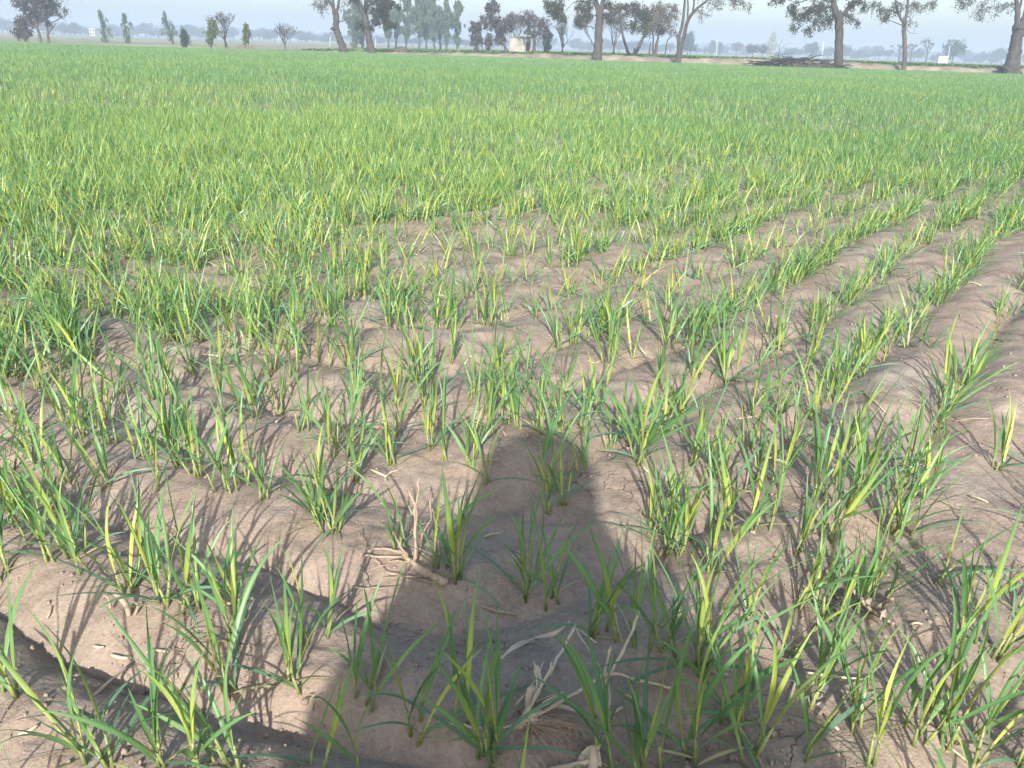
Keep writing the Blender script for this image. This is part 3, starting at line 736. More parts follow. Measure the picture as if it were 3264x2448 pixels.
# the tangle of straw and hair roots
o0 = gp(1690, 2290); t = empty('straw_tangle', o0); tag(t, 'tangle of pale dry straw stalks and hair roots lying on shaded soil', 'straw')
for pl, r in (([(1640,2318,.02),(1700,2285,.03),(1840,2205,.035),(1940,2148,.04),(2030,2168,.03),(2150,2195,.012)],.0065),([(1918,2195,.015),(1960,2120,.04),(2005,2035,.07),(2040,1940,.10)],.0062),
              ([(1925,2152,.03),(1938,2100,.035),(1946,2060,.045)],.0062),([(1942,2180,.02),(1940,2260,.02),(1930,2330,.012),(1895,2400,.02)],.0038),([(1392,2295,.012),(1480,2312,.015),(1570,2322,.018),(1660,2310,.02)],.005),
              ([(1670,2290,.03),(1730,2180,.05),(1775,2100,.07),(1835,1990,.08)],.006),([(1685,2280,.03),(1700,2230,.05),(1745,2150,.06),(1760,2110,.07)],.0045),([(1690,2260,.03),(1710,2180,.05),(1702,2110,.05)],.005),
              ([(1640,2250,.02),(1700,2180,.04),(1735,2110,.05)],.003),([(1830,2000,.03),(1870,2060,.02),(1920,2140,.015)],.003),([(1990,2210,.008),(2040,2238,.008)],.004),([(1955,1918,.06),(1968,1990,.03),(1985,2050,.02)],.002),
              ([(1820,1985,.02),(1900,2050,.01)],.003),([(1700,2240,.02),(1800,2200,.015)],.003)):
    pts = wobble(smooth_path([gp(*q) for q in pl], 4), .0018, rd)
    part_tube('stalk', rel(pts, o0), r * .66, r * .5, M['straw'], t, 6, 5)
for pl, w in (([(1598,2098,.02),(1640,2062,.03),(1700,2035,.03),(1770,2018,.03),(1818,1978,.05)],.014),([(1680,2250,.03),(1690,2200,.05),(1720,2180,.04),(1710,2120,.06)],.016),([(1700,2265,.03),(1780,2250,.02),(1850,2272,.012)],.012),
              ([(1665,2290,.02),(1700,2300,.03),(1760,2290,.02)],.014),([(1700,2270,.04),(1740,2240,.05),(1800,2205,.04)],.012),([(1655,2300,.03),(1690,2240,.04),(1700,2190,.05)],.013)):
    ribbon('dry_leaf', rel(smooth_path([gp(*q) for q in pl], 3), o0), w, M['straw'], t, rd)
b = MB(); kp = smooth_path([gp(1645, 2320, .015), gp(1680, 2292, .025), gp(1725, 2265, .03)], 3); b.tube(rel(kp, o0), [.005, .010, .012, .010, .011, .008, .005], 8); b.build('knot', M['straw'], t)
for k in range(44):
    x0, y0 = rd.uniform(1650, 1720), rd.uniform(2280, 2320)
    x1, y1 = (rd.uniform(1760, 1930), rd.uniform(2300, 2448)) if k % 3 else (rd.uniform(1590, 1720), rd.uniform(2330, 2448))
    xm, ym = (x0 + x1) / 2 + rd.uniform(-30, 60), (y0 + y1) / 2 - rd.uniform(0, 50)
    pts = wobble(smooth_path([gp(x0, y0, .02), gp(xm, ym, rd.uniform(.02, .05)), gp(x1, y1, .004)], 5), .002, rd)
    part_tube('hair_root', rel(pts, o0), .0010, .0005, M['root_hair'], t, 4)
o0 = gp(1892, 2420); t = empty('stalk_base', o0); tag(t, 'broken pale stalk base with torn sheath below the straw tangle', 'stalk base')
for pl, r in (([(1885,2380,.03),(1892,2420,.02),(1885,2470,.0)],.013),([(1880,2425,.02),(1820,2440,.012),(1750,2452,.006)],.006),([(1900,2390,.03),(1915,2350,.04)],.007)):
    part_tube('stalk', rel(smooth_path([gp(*q) for q in pl], 3), o0), r, r * .8, M['straw'], t, 7)
for pl in ([(1870,2400,.03),(1862,2440,.01)], [(1905,2395,.035),(1912,2440,.015)], [(1880,2385,.04),(1850,2420,.02),(1840,2450,.005)]):
    ribbon('torn_sheath', rel(smooth_path([gp(*q) for q in pl], 3), o0), .016, M['straw'], t, rd)
# stub standing on the left ridge
o0 = gp(412, 1958); t = empty('root_stub', o0); tag(t, 'short pale root stub leaning on the ridge with two thin side roots', 'root stub')
part_tube('stub', rel(smooth_path([gp(412, 1962), gp(400, 1925, .03), gp(362, 1882, .06)], 3), o0), .006, .0075, M['root'], t, 8)
for pl in ([(352,1940,.01),(345,1905,.03),(325,1895,.02)], [(430,1960,.0),(440,1930,.02),(425,1918,.03)]):
    part_tube('root', rel(smooth_path([gp(*q) for q in pl], 3), o0), .004, .002, M['root'], t, 5)
# crumpled dry stub on the right
o0 = gp(2760, 1965); t = empty('dry_stub', o0); tag(t, 'crumpled dry brown leaf stub beside a wheat tuft', 'dry stub')
for k in range(7):
    c = gp(rd.uniform(2725, 2830), rd.uniform(1925, 1985), 0); d = Vector((rd.uniform(-1, 1), rd.uniform(-1, 1), rd.uniform(.0, .9))).normalized()
    ribbon('dry_leaf', rel([c + d * q * .018 + Vector((0, 0, .006 + .010 * math.sin(q * 1.4))) for q in range(4)], o0), .028, M['root'], t, rd, 1.2)
part_tube('stalk', rel(smooth_path([gp(2745, 1905, .05), gp(2770, 1940, .03), gp(2850, 1990, .006)], 3), o0), .006, .004, M['root'], t, 6)

STRAWS = [(1532,1931,1646,1958),(299,2062,332,2062),(467,2078,537,2078),(720,1927,807,1907),(250,2270,424,2111),(2563,2142,2768,2166),(2268,2137,2321,2150),(2510,2252,2542,2152),(2105,2180,2152,2197),(3010,2368,3089,2431),
 (2631,2284,2674,2326),(2750,1245,2826,1318),(3042,1342,3152,1334),(2395,1458,2376,1563),(2426,1455,2516,1479),(2340,1335,2420,1325),(2258,1579,2300,1652),(1182,1496,1231,1518),(1226,1521,1274,1500),(1098,1477,1155,1483),
 (1583,1320,1610,1385),(1873,1146,1917,1149),(1542,1711,1597,1700),(2042,1477,2074,1510),(1070,1095,1125,1100),(880,1345,905,1325),(2030,1090,2060,1130),(1480,1165,1510,1163),(1860,1950,1950,1925),(1600,2600,1640,2590),
 (355,2090,420,2096),(640,1130,700,1136),(2860,880,2930,860),(3060,905,3130,900),(1280,800,1330,812),(2240,760,2300,740),(1010,980,1060,972),(3090,1580,3150,1600),(2900,1990,2940,1990),(1960,2270,1990,2255),(150,1970,165,1930),(60,2340,120,2310)]
SL = 'short broken piece of pale dry straw lying on the soil'; SG = 'loose straw pieces on the soil'
for i, (x0, y0, x1, y1) in enumerate(STRAWS):
    a, c = gp(x0, y0, .006), gp(x1, y1, .006); o0 = (a + c) / 2
    m_ = gp((x0 + x1) / 2, (y0 + y1) / 2 - rd.uniform(-6, 8), .010)
    pts = rel(smooth_path([a, m_, c], 3), o0); r = rd.uniform(.0022, .0042)
    b = MB(); b.tube(pts, [r, r, r * 1.25, r, r, r * .9, r * .8], 6)
    s = b.build('straw_piece', M['straw' if i % 4 else 'root']); s.location = o0; ln = (a - c).length; tag(s, ('long' if ln > .10 else 'short') + (' brownish twig' if i % 4 == 0 else ' pale dry straw piece') + (" lying in the photographer's shadow" if in_poly((x0 + x1) / 2, (y0 + y1) / 2, SHADOW) else ' lying on sunlit soil'), 'straw', SG)
def clod(name, px, py, rx, label, cat, mat):
    p = gp(px, py); bm = bmesh.new(); bmesh.ops.create_icosphere(bm, subdivisions=3, radius=1)
    for v in bm.verts:
        k = 1 + .35 * mnoise.noise(v.co * 1.7 + Vector((px, py, 0))) + .15 * mnoise.noise(v.co * 5); v.co = Vector((v.co.x * rx * k, v.co.y * rx * .8 * k, v.co.z * rx * .55 * k))
    me = bpy.data.meshes.new(name); bm.to_mesh(me); bm.free(); me.materials.append(mat); me.polygons.foreach_set('use_smooth', np.ones(len(me.polygons), dtype=bool))
    o = obj(name, me); o.location = p + Vector((0, 0, rx * .25)); tag(o, label, cat)
clod('pale_clod', 22, 1312, .034, 'pale crusted clod half hidden among wheat tufts', 'clod', M['stone'])
clod('pebble', 2616, 2250, .011, 'small cream pebble lying by a furrow', 'pebble', M['stone'])
# a two-leaved weed seedling
o0 = gp(998, 2262); t = empty('weed_seedling', o0); tag(t, 'tiny round-leaved weed seedling on the shaded furrow side', 'seedling')
b = MB(); b.col = LIME; b.tube([(0, 0, -.004), (.001, 0, .02), (.0, .002, .034)], [.0012, .001, .0008], 5); b.build('stem', M['blade'], t)
for sx in (-1, 1):
    b = MB(); b.col = (.16, .25, .06); n = 8
    b.add([(sx * .009 + math.cos(q * .785) * .008, .002 + math.sin(q * .785) * .006, .034 + .002 * math.cos(q)) for q in range(n)], [tuple(range(n))]); b.build('leaf', M['blade'], t)

# ------------------------------------------------------------------ trees
def tree_frame(name, D, base_px, label, cat='tree', group=None):
    o = at(base_px[0], base_px[1], D); root = empty(name, (o.x, o.y, o.z)); tag(root, label, cat, group); return root, o
def leafq(b, c, s, rnd, droop=0.0, ratio=.55):
    a = rnd.uniform(0, 6.283); e = rnd.uniform(-1.2, 1.2) if not droop else rnd.uniform(-1.5, -.7)
    u = Vector((math.cos(a) * math.cos(e), math.sin(a) * math.cos(e), math.sin(e))) * s
    w = u.cross(Vector((rnd.uniform(-1, 1), rnd.uniform(-1, 1), rnd.uniform(-.3, 1))))
    if w.length < 1e-6: return
    w = w.normalized() * s * ratio; b.quad(c, u, w)
def limb_path(pts, D, rnd, jit=.04):
    P = []; Rr = []
    for q in pts:
        dd = q[3] if len(q) > 3 else 0
        P.append(at(q[0], q[1], D + dd)); Rr.append(q[2] * m_per_px(D) / 2)
    S = smooth_path(P, 4); n = len(S); rr = [float(np.interp(i / (n - 1) * (len(Rr) - 1), range(len(Rr)), Rr)) for i in range(n)]
    S = [p + Vector((rnd.uniform(-1, 1), rnd.uniform(-1, 1), rnd.uniform(-.5, .5))) * r * .16 for p, r in zip(S, rr)]
    return S, rr
def custom_tree(name, label, D, base, limbs, blobs, leaf, bark, ls=.11, rnd=None, twiggy=0, bare=False, droop=.25, group=None, per=26, sides=9, dense=1.0):
    """limbs: polylines (px, py, width px[, depth]); blobs: crown masses (px, py, rx px, ry px, clusters)"""
    rnd = rnd or random.Random(hash(label) & 1023); root, o = tree_frame(name, D, base, label, 'tree', group)
    bt = MB(); bc = MB(); bw = MB(); allp = []
    for k, L in enumerate(limbs):
        S, rr = limb_path(L, D, rnd)
        if k == 0: S[0] = S[0] - Vector((0, 0, .25)); rr[0] *= 1.25
        bt.tube([p - o for p in S], rr, sides if k == 0 else 7)
        allp += [(p, r) for p, r in list(zip(S, rr))[len(S) // 3:]]
    mp = m_per_px(D)
    for (bx, by, rx, ry, n) in blobs:
        c0 = at(bx, by, D + rnd.uniform(-.6, .6)); ax = Vector((rx * mp, (rx + ry) * .5 * mp, ry * mp))
        hubs = []
        for h in range(max(2, n // 9)):
            hp = c0 + Vector((rnd.gauss(0, .42) * ax.x, rnd.gauss(0, .42) * ax.y, rnd.gauss(0, .38) * ax.z))
            src, sr = min(allp, key=lambda q: (q[0] - hp).length + rnd.uniform(0, .8)) if allp else (c0, .05)
            mid = (src + hp) / 2 + Vector((rnd.uniform(-.2, .2), rnd.uniform(-.2, .2), rnd.uniform(.05, .4)))
            S = smooth_path([src, mid, hp], 3); r0 = min(sr * .5, .07)
            bw.tube([p - o for p in S], [r0 + (.018 - r0) * i / (len(S) - 1) for i in range(len(S))], 5, False); hubs.append(hp); hubs += S[3:5]
        for q in range(n):
            d = Vector((rnd.gauss(0, 1), rnd.gauss(0, 1), rnd.gauss(0, 1))); d.normalize(); k = rnd.random() ** .45
            cp = c0 + Vector((d.x * ax.x, d.y * ax.y, d.z * ax.z)) * k
            hb = min(hubs, key=lambda h: (h - cp).length)
            mid = (hb + cp) / 2 + Vector((rnd.uniform(-.12, .12), rnd.uniform(-.12, .12), rnd.uniform(0, .2)))
            end = cp - Vector((0, 0, droop * rnd.random()))
            bw.tube([p - o for p in (hb, mid, end)], [.016, .011, .005], 4, False)
            for z in range(twiggy):
                e2 = mid.lerp(end, rnd.random()) ; e3 = e2 + Vector((rnd.gauss(0, .28), rnd.gauss(0, .28), rnd.gauss(-.05 if droop > .2 else .15, .25)))
                bw.tube([p - o for p in (e2, (e2 + e3) / 2 + Vector((0, 0, .05)), e3)], [.010, .007, .004], 3, False)
                if not bare and rnd.random() < .5:
                    for _ in range(3): leafq(bc, e3 - o + Vector((rnd.gauss(0, .06), rnd.gauss(0, .06), rnd.gauss(0, .06))), ls * rnd.uniform(.6, 1.1), rnd)
            if not bare:
                for _ in range(int(per * 1.35 * dense * rnd.uniform(.4, 1.6))):
                    lp = mid.lerp(end, rnd.random() ** .5) + Vector((rnd.gauss(0, .13), rnd.gauss(0, .13), rnd.gauss(-.05, .14)))
                    leafq(bc, lp - o, ls * rnd.uniform(.6, 1.2), rnd)
    if len(blobs) == 1: bt.add(bw.v, bw.f); bw = MB()   # a sapling's few twigs belong to its stem
    bt.build('trunk', bark, root)
    if bw.v: bw.build('branches', bark, root)
    if bc.v: bc.build('crown', leaf, root, smooth=False)
    return root
def fan_tree(name, label, D, base, top_y, width, bark, leaf=None, rnd=None, levels=5, leaves=0, ls=.09, lean=0, group=None, trunk_w=7, spread=.55, trunk_frac=.22, n0=5):
    """a tree whose stems divide upward into a fan of fine twigs"""
    rnd = rnd or random.Random(hash(label) & 1023); root, o = tree_frame(name, D, base, label, 'tree', group)
    topz = at(base[0], top_y, D).z; Hh = topz - o.z; wm_ = width * m_per_px(D)
    bt = MB(); bw = MB(); bc = MB(); r0 = trunk_w * m_per_px(D) / 2
    def grow(p, d, L, r, lev):
        n = 4; pts = [p]; dd = d.copy()
        for i in range(n):
            dd = (dd + Vector((rnd.gauss(0, .10), rnd.gauss(0, .10), .05))).normalized(); pts.append(pts[-1] + dd * L / n)
        (bt if lev == 0 else bw).tube(pts, [r * (1 - .45 * i / n) for i in range(n + 1)], max(3, 8 - lev * 2), False)
        if lev >= levels:
            if leaves:
                for _ in range(leaves): leafq(bc, pts[-1 - rnd.randrange(3)] + Vector((rnd.gauss(0, .12), rnd.gauss(0, .12), rnd.gauss(0, .1))), ls * rnd.uniform(.6, 1.2), rnd)
            return
        k = n0 if lev == 0 else rnd.choice((2, 3, 3))
        for q in range(k):
            s = pts[-1] if (q < 2 or lev == 0) else pts[rnd.choice((2, 3))]
            a = rnd.uniform(0, 6.283) if lev else q * 6.283 / k + rnd.uniform(-.5, .5)
            sp = spread * rnd.uniform(.55, 1.15)
            nd = (dd * 1.0 + Vector((math.cos(a), math.sin(a), 0)) * sp * (1.25 if lev == 0 else 1)).normalized()
            grow(s, nd, L * rnd.uniform(.66, .88) if lev else Hh * .30, r * (.55 if lev == 0 else .62), lev + 1)
    grow(Vector((0, 0, -.1)), Vector((lean, 0, 1)).normalized(), Hh * trunk_frac + .1, r0, 0)
    allv = bw.v + bc.v
    if allv:                                                   # fit the picture's height and width
        zs = max(v[2] for v in allv); xs = max(abs(v[0]) for v in allv)
        kz, kx = Hh / zs, (wm_ / 2) / xs
        for b_ in (bt, bw, bc): b_.v = [(v[0] * (kx if b_ is not bt else 1 + (kx - 1) * max(0, min(1, v[2] / (Hh * trunk_frac)))), v[1] * (kx if b_ is not bt else 1 + (kx - 1) * max(0, min(1, v[2] / (Hh * trunk_frac)))), v[2] * kz) for v in b_.v]
    bt.build('trunk', bark, root); bw.build('branches', bark, root)
    if bc.v: bc.build('crown', leaf, root, smooth=False)
    return root
def column_tree(name, label, D, base, top, width, leaf, bark, rnd=None, n=240, per=12, ls=.16, clear=.12, droop=1, group=None, shape=1.0, gaps=.3, trunk_w=4, ratio=.32, bulge=.45, tip=.75):
    """eucalyptus and poplar: one slender stem, hanging leaf clumps; base and top are picture points"""
    rnd = rnd or random.Random(hash(label) & 1023); root, o = tree_frame(name, D, base, label, 'tree', group)
    tp = at(top[0], top[1], D) - o; bt = MB(); bw = MB(); bc = MB(); mp = m_per_px(D)
    bend = Vector((rnd.uniform(-.2, .2), rnd.uniform(-.3, .3), 0))
    axis = lambda t: tp * t + bend * math.sin(t * 3.14)
    n_ = 9; bt.tube([axis(i / n_) - Vector((0, 0, .2 if i == 0 else 0)) for i in range(n_ + 1)], [trunk_w * mp / 2 * (1 - .85 * i / n_) + .01 for i in range(n_ + 1)], 7)
    Hh = tp.length; W = width * mp / 2
    lumps = [(rnd.random(), rnd.uniform(0, 6.28), rnd.uniform(.5, 1.25)) for _ in range(14)]
    for k in range(n):
        t = clear + (1 - clear) * rnd.random() ** .85; u = (t - clear) / (1 - clear)
        prof = (min(1, u / bulge) ** .6) * (max(0, 1 - max(0, u - bulge) / (1 - bulge)) ** tip * .85 + .12)
        a = rnd.uniform(0, 6.283); mod = 1
        for lt, la, lk in lumps:
            if abs(lt - u) < .08: mod *= .62 + .62 * lk * max(-.3, math.cos(a - la))
        rr = W * prof * mod * rnd.uniform(.35, 1.05) ** .6
        c = axis(t) + Vector((math.cos(a) * rr, math.sin(a) * rr, rnd.uniform(-.1, .1)))
        s = axis(max(0, t - .08 - rr / Hh * .6)); bw.tube([s, (s + c) / 2 + Vector((0, 0, .1)), c], [.02, .014, .006], 3, False)
        for _ in range(int(per * rnd.uniform(.4, 1.5))):
            p = c + Vector((rnd.gauss(0, .11), rnd.gauss(0, .11), rnd.gauss(-.15 if droop else 0, .20)))
            leafq(bc, p, ls * rnd.uniform(.6, 1.25), rnd, droop, ratio)
    bt.build('trunk', bark, root); bw.build('branches', bark, root); bc.build('crown', leaf, root, smooth=False)
    return root
rt = lambda k: random.Random(1000 + k)
Lm, Ld, Lo, Lx, Le, Lk, Lg, Lp = (M[k] for k in ('leaf_mauve', 'leaf_dry', 'leaf_olive', 'leaf_mix', 'leaf_euc', 'leaf_dark', 'leaf_green', 'leaf_pale'))
BK, BD, BG = M['bark'], M['bark_dark'], M['bark_grey']
def c2(x, y): return 800 + x * .3797, y * .3797
def c3(x, y): return 1600 + x * .3797, y * .3797
def c4(x, y): return 2400 + x * .3906, y * .3906
def L2(f, k, *pts): return [(*f(p[0], p[1]), p[2] * k, *(p[3:])) for p in pts]
def B2(f, k, *bl): return [(*f(q[0], q[1]), q[2] * k, q[3] * k, q[4]) for q in bl]
c1 = lambda x, y: (x * .3707, y * .3707)
# far left pair
custom_tree('broadleaf_tree', 'brown-leaved broad tree at the track with foliage hanging nearly to the ground', 104, c1(350, 372),
    [L2(c1, .3707, (350, 372, 26), (340, 300, 20), (320, 240, 17), (300, 120, 13), (310, -40, 8)), L2(c1, .3707, (322, 250, 12), (260, 160, 9), (200, 80, 6)), L2(c1, .3707, (320, 230, 12), (370, 140, 9), (400, 20, 6)), L2(c1, .3707, (215, 350, 10), (220, 290, 8), (190, 220, 6))],
    B2(c1, .3707, (220, 30, 110, 90, 60), (370, 30, 120, 90, 60), (200, 180, 90, 70, 46), (330, 150, 110, 70, 46), (180, 280, 100, 50, 46), (310, -110, 170, 110, 70)), Lm, BG, .11, rt(1), 1, per=22)
custom_tree('sparse_tree', 'half-bare tree beside the track with thin branches and few leaves', 105, c1(420, 368),
    [L2(c1, .3707, (420, 368, 24), (412, 290, 17), (405, 220, 13), (400, 120, 9), (420, 0, 6)), L2(c1, .3707, (415, 290, 11), (460, 230, 8), (480, 200, 5)), L2(c1, .3707, (405, 210, 9), (500, 170, 7), (570, 120, 4)), L2(c1, .3707, (405, 160, 8), (480, 70, 5), (540, 20, 3))],
    B2(c1, .3707, (440, 60, 70, 60, 26), (540, 110, 80, 50, 16), (480, -60, 130, 70, 36)), Lx, BG, .10, rt(2), 2, per=9)
# leaning eucalyptus on the left
EG = 'leaning young eucalyptus along the left track'
for k, (bx, by, tx, ty, w) in enumerate(((910, 372, 850, 88, 105), (1105, 372, 1070, 122, 120), (1490, 366, 1412, 104, 100))):
    column_tree('eucalyptus', ('tallest leaning eucalyptus column beside the left track', 'ragged eucalyptus column with split foot beside the left track', 'leaning eucalyptus column growing next to the dark round bush')[k], 150, c1(bx, by), c1(tx, ty), w * .3707 * 1.3, Le, BG, rt(10 + k), 120, 15, .13, .02, 1, EG, trunk_w=5, bulge=.3)
column_tree('round_bush', 'dark green rounded bush beside a leaning eucalyptus', 112, c1(1588, 392), c1(1580, 275), 95 * .3707, Lk, BG, rt(14), 150, 14, .13, 0, 0, None, trunk_w=3, ratio=.6, bulge=.35)
column_tree('bushy_tree', 'loose green young tree in front of a bare dome-shaped tree', 110, c1(1815, 398), c1(1845, 190), 150 * .3707, Lg, BG, rt(15), 170, 11, .13, .12, 0, None, trunk_w=4, ratio=.6)
fan_tree('dome_tree', 'nearly bare dome-shaped tree with sparse brown leaves behind the green young tree', 114, c1(1945, 400), 36, 118, BG, Lx, rt(16), 5, 3, .10, trunk_w=9, spread=.62)
column_tree('bushy_tree', 'small pale green tree above the low brick ruin', 112, c1(2110, 398), c1(2118, 228), 130 * .3707, Lg, BG, rt(17), 120, 10, .13, .2, 0, None, trunk_w=4, ratio=.6)
# bare reddish fan
fan_tree('bare_tree', 'small bare vase-shaped tree with reddish twigs at the field edge', 105, c2(286, 422), 66, 84, M['bark_grey'], None, rt(20), 5, 0, trunk_w=6, spread=.46, trunk_frac=.2, n0=6)
# two big trunks in the middle
k = .3797
custom_tree('big_tree', 'big old trunk leaning left with a broken knob and thin hanging twigs', 103, c2(780, 442),
    [L2(c2, k, (780, 446, 72), (765, 380, 58), (735, 300, 50), (712, 245, 52), (715, 190, 46), (712, 120, 48), (705, 90, 44)), L2(c2, k, (705, 110, 30), (690, 60, 26), (665, 20, 22), (640, -60, 14), (600, -170, 8)), L2(c2, k, (712, 110, 30), (730, 60, 22), (742, 0, 20), (770, -90, 12), (790, -200, 7)),
     L2(c2, k, (700, 100, 26), (688, 0, 20), (690, -120, 12)), L2(c2, k, (712, 250, 34), (690, 246, 24), (672, 236, 22)), L2(c2, k, (735, 178, 9), (770, 180, 7), (800, 150, 4))],
    B2(c2, k, (600, 20, 80, 60, 26), (560, 50, 60, 40, 16), (800, 40, 50, 60, 14), (640, -120, 150, 90, 50), (800, -150, 130, 90, 40)), Lx, BK, .09, rt(21), 4, bare=False, per=2, droop=.5, sides=12)
custom_tree('big_tree', 'big old forked trunk with dark green foliage hanging beside it', 103, c2(1010, 448),
    [L2(c2, k, (1012, 452, 74), (1000, 380, 58), (988, 290, 50), (975, 235, 48), (962, 180, 48), (955, 130, 44)), L2(c2, k, (955, 150, 40), (925, 80, 34), (900, 20, 30), (885, -60, 22), (860, -180, 10)), L2(c2, k, (958, 150, 40), (962, 80, 34), (968, 0, 32), (975, -90, 22), (1000, -210, 10)),
     L2(c2, k, (965, 60, 16), (1050, 10, 12), (1140, -20, 8)), L2(c2, k, (968, 200, 12), (1040, 150, 9), (1120, 120, 6))],
    B2(c2, k, (1060, 60, 110, 70, 60), (1150, 30, 130, 50, 50), (1080, 150, 90, 60, 46), (1170, 210, 60, 30, 26), (930, 205, 60, 40, 22), (1000, 230, 50, 30, 18), (860, -10, 60, 30, 16), (1000, -120, 230, 100, 90)), Lo, BK, .10, rt(22), 1, per=20, droop=.35, sides=12)
# eucalyptus grove
GV = 'eucalyptus grove behind the two big trunks'
GL = 'tall grey-green eucalyptus with drooping leaves in the grove behind the big trunks'
for j, (bx, by, tx, ty, w, D, lab) in enumerate((
    (862, 400, 868, -60, 190, 128, 'wide eucalyptus with drooping foliage showing between the two big trunks'), (935, 402, 925, 40, 120, 132, None), (1155, 410, 1150, -10, 150, 134, None), (1215, 412, 1225, 60, 120, 138, None),
    (1300, 408, 1310, -70, 210, 130, None), (1412, 418, 1420, -90, 200, 128, None), (1472, 425, 1475, -60, 190, 130, None), (1542, 426, 1530, -40, 170, 127, None), (1592, 424, 1585, 60, 120, 136, None),
    (1640, 424, 1642, -10, 120, 128, 'eucalyptus with rust-brown patch on its stem near the end of the grove'), (1735, 405, 1735, 12, 125, 130, 'slim eucalyptus standing a little apart at the end of the grove'))):
    column_tree('eucalyptus', lab or GL, D * 1.5, c2(bx, by), c2(tx, ty), w * k * 1.2, Le, BG, rt(30 + j), 340, 15, .27, (.02, .05, .25, .3, .12, .24, .24, .2, .3, .12, .1)[j], 1, GV, trunk_w=6, bulge=.5, tip=.5)
# brownish trees right of the grove
custom_tree('brown_tree', 'slender twin-stemmed brown tree with foliage low down beside the grove end', 118, c2(1890, 438),
    [L2(c2, k, (1890, 440, 12), (1895, 360, 10), (1880, 280, 8), (1870, 200, 5)), L2(c2, k, (1945, 440, 10), (1935, 360, 8), (1925, 280, 6)), L2(c2, k, (1990, 440, 9), (2005, 370, 7), (2000, 300, 5))],
    B2(c2, k, (1880, 240, 60, 70, 46), (1890, 340, 55, 60, 34), (2000, 340, 35, 60, 24), (1890, 420, 30, 25, 10)), Lm, BG, .13, rt(45), 0, per=22)
custom_tree('brown_tree', 'tall brown-grey tree with leaning trunk beside the small hut', 119, c2(2140, 446),
    [L2(c2, k, (2142, 448, 26), (2130, 380, 22), (2095, 330, 18), (2060, 240, 14), (2035, 120, 10), (2035, 30, 5)), L2(c2, k, (2090, 320, 12), (2150, 240, 9), (2190, 160, 6))],
    B2(c2, k, (2030, 60, 60, 60, 46), (2010, 170, 90, 70, 60), (2110, 220, 80, 80, 50), (2180, 180, 50, 80, 34), (2090, 330, 50, 50, 24)), Lm, BG, .13, rt(46), 0, per=22)
fan_tree('brown_tree', 'spreading mauve-brown tree rising over the hut roof', 122, c3(120, 446), 34, 110, BG, Lm, rt(47), 5, 6, .11, trunk_w=8, spread=.6)
custom_tree('brown_tree', 'mauve-brown tree in front of the hut corner with dark upright trunk', 116, c3(272, 452),
    [L2(c3, k, (272, 454, 30), (270, 380, 26), (265, 330, 22), (240, 260, 14), (190, 170, 8)), L2(c3, k, (268, 330, 16), (310, 250, 10), (350, 170, 6)), L2(c3, k, (266, 330, 14), (270, 200, 8), (265, 110, 4))],
    B2(c3, k, (200, 150, 80, 60, 36), (280, 190, 110, 60, 44), (350, 220, 70, 70, 34), (320, 300, 80, 40, 26), (240, 270, 80, 50, 24)), Lm, BG, .11, rt(48), 2, per=13)
column_tree('bushy_tree', 'dark green low tree behind the hut corner', 128, c3(365, 448), c3(375, 250), 140 * k, Lk, BG, rt(49), 150, 11, .16, .1, 0, None, trunk_w=4, ratio=.6)
fan_tree('bare_tree', 'bare vase-shaped tree with fine upright twigs right of the hut', 113, c3(510, 462), 62, 76, BG, None, rt(50), 5, 0, trunk_w=7, spread=.40, trunk_frac=.24, n0=6)
# the big straight tree and its neighbours
custom_tree('big_tree', 'biggest straight tree with flared foot and dark drooping leaf clumps', 101, c3(795, 520),
    [L2(c3, k, (795, 524, 100), (800, 480, 80), (808, 400, 66), (815, 280, 60), (818, 170, 58), (818, 100, 64)), L2(c3, k, (812, 110, 46), (795, 40, 42), (780, -30, 32), (740, -160, 16)), L2(c3, k, (826, 110, 46), (845, 40, 42), (860, -40, 30), (900, -170, 14)),
     L2(c3, k, (795, 40, 14), (700, 10, 10), (600, 20, 6)), L2(c3, k, (850, 70, 14), (960, 75, 12), (1080, 40, 9), (1150, 60, 6)), L2(c3, k, (790, 20, 12), (640, -40, 9), (500, -20, 6))],
    B2(c3, k, (450, 90, 80, 60, 44), (430, 30, 90, 40, 34), (500, 150, 50, 40, 20), (690, 130, 80, 50, 40), (640, 180, 50, 30, 16), (700, 50, 90, 50, 36), (900, 130, 60, 40, 22), (950, 50, 100, 50, 34), (1120, 70, 110, 50, 46), (1180, 140, 80, 60, 40), (1090, 210, 60, 40, 22), (1190, 240, 40, 40, 14), (760, -120, 330, 100, 110)), Lx, BK, .11, rt(51), 1, per=17, droop=.5, sides=14)
fan_tree('brown_tree', 'pale brown twiggy tree behind the biggest straight tree', 117, c3(930, 474), 40, 96, BG, Lm, rt(52), 5, 4, .10, trunk_w=8, spread=.5, trunk_frac=.25)
fan_tree('bare_tree', 'twiggy bare tree half hidden by the biggest trunk', 120, c3(775, 470), 52, 100, BG, None, rt(53), 5, 0, trunk_w=8, spread=.6, trunk_frac=.25)
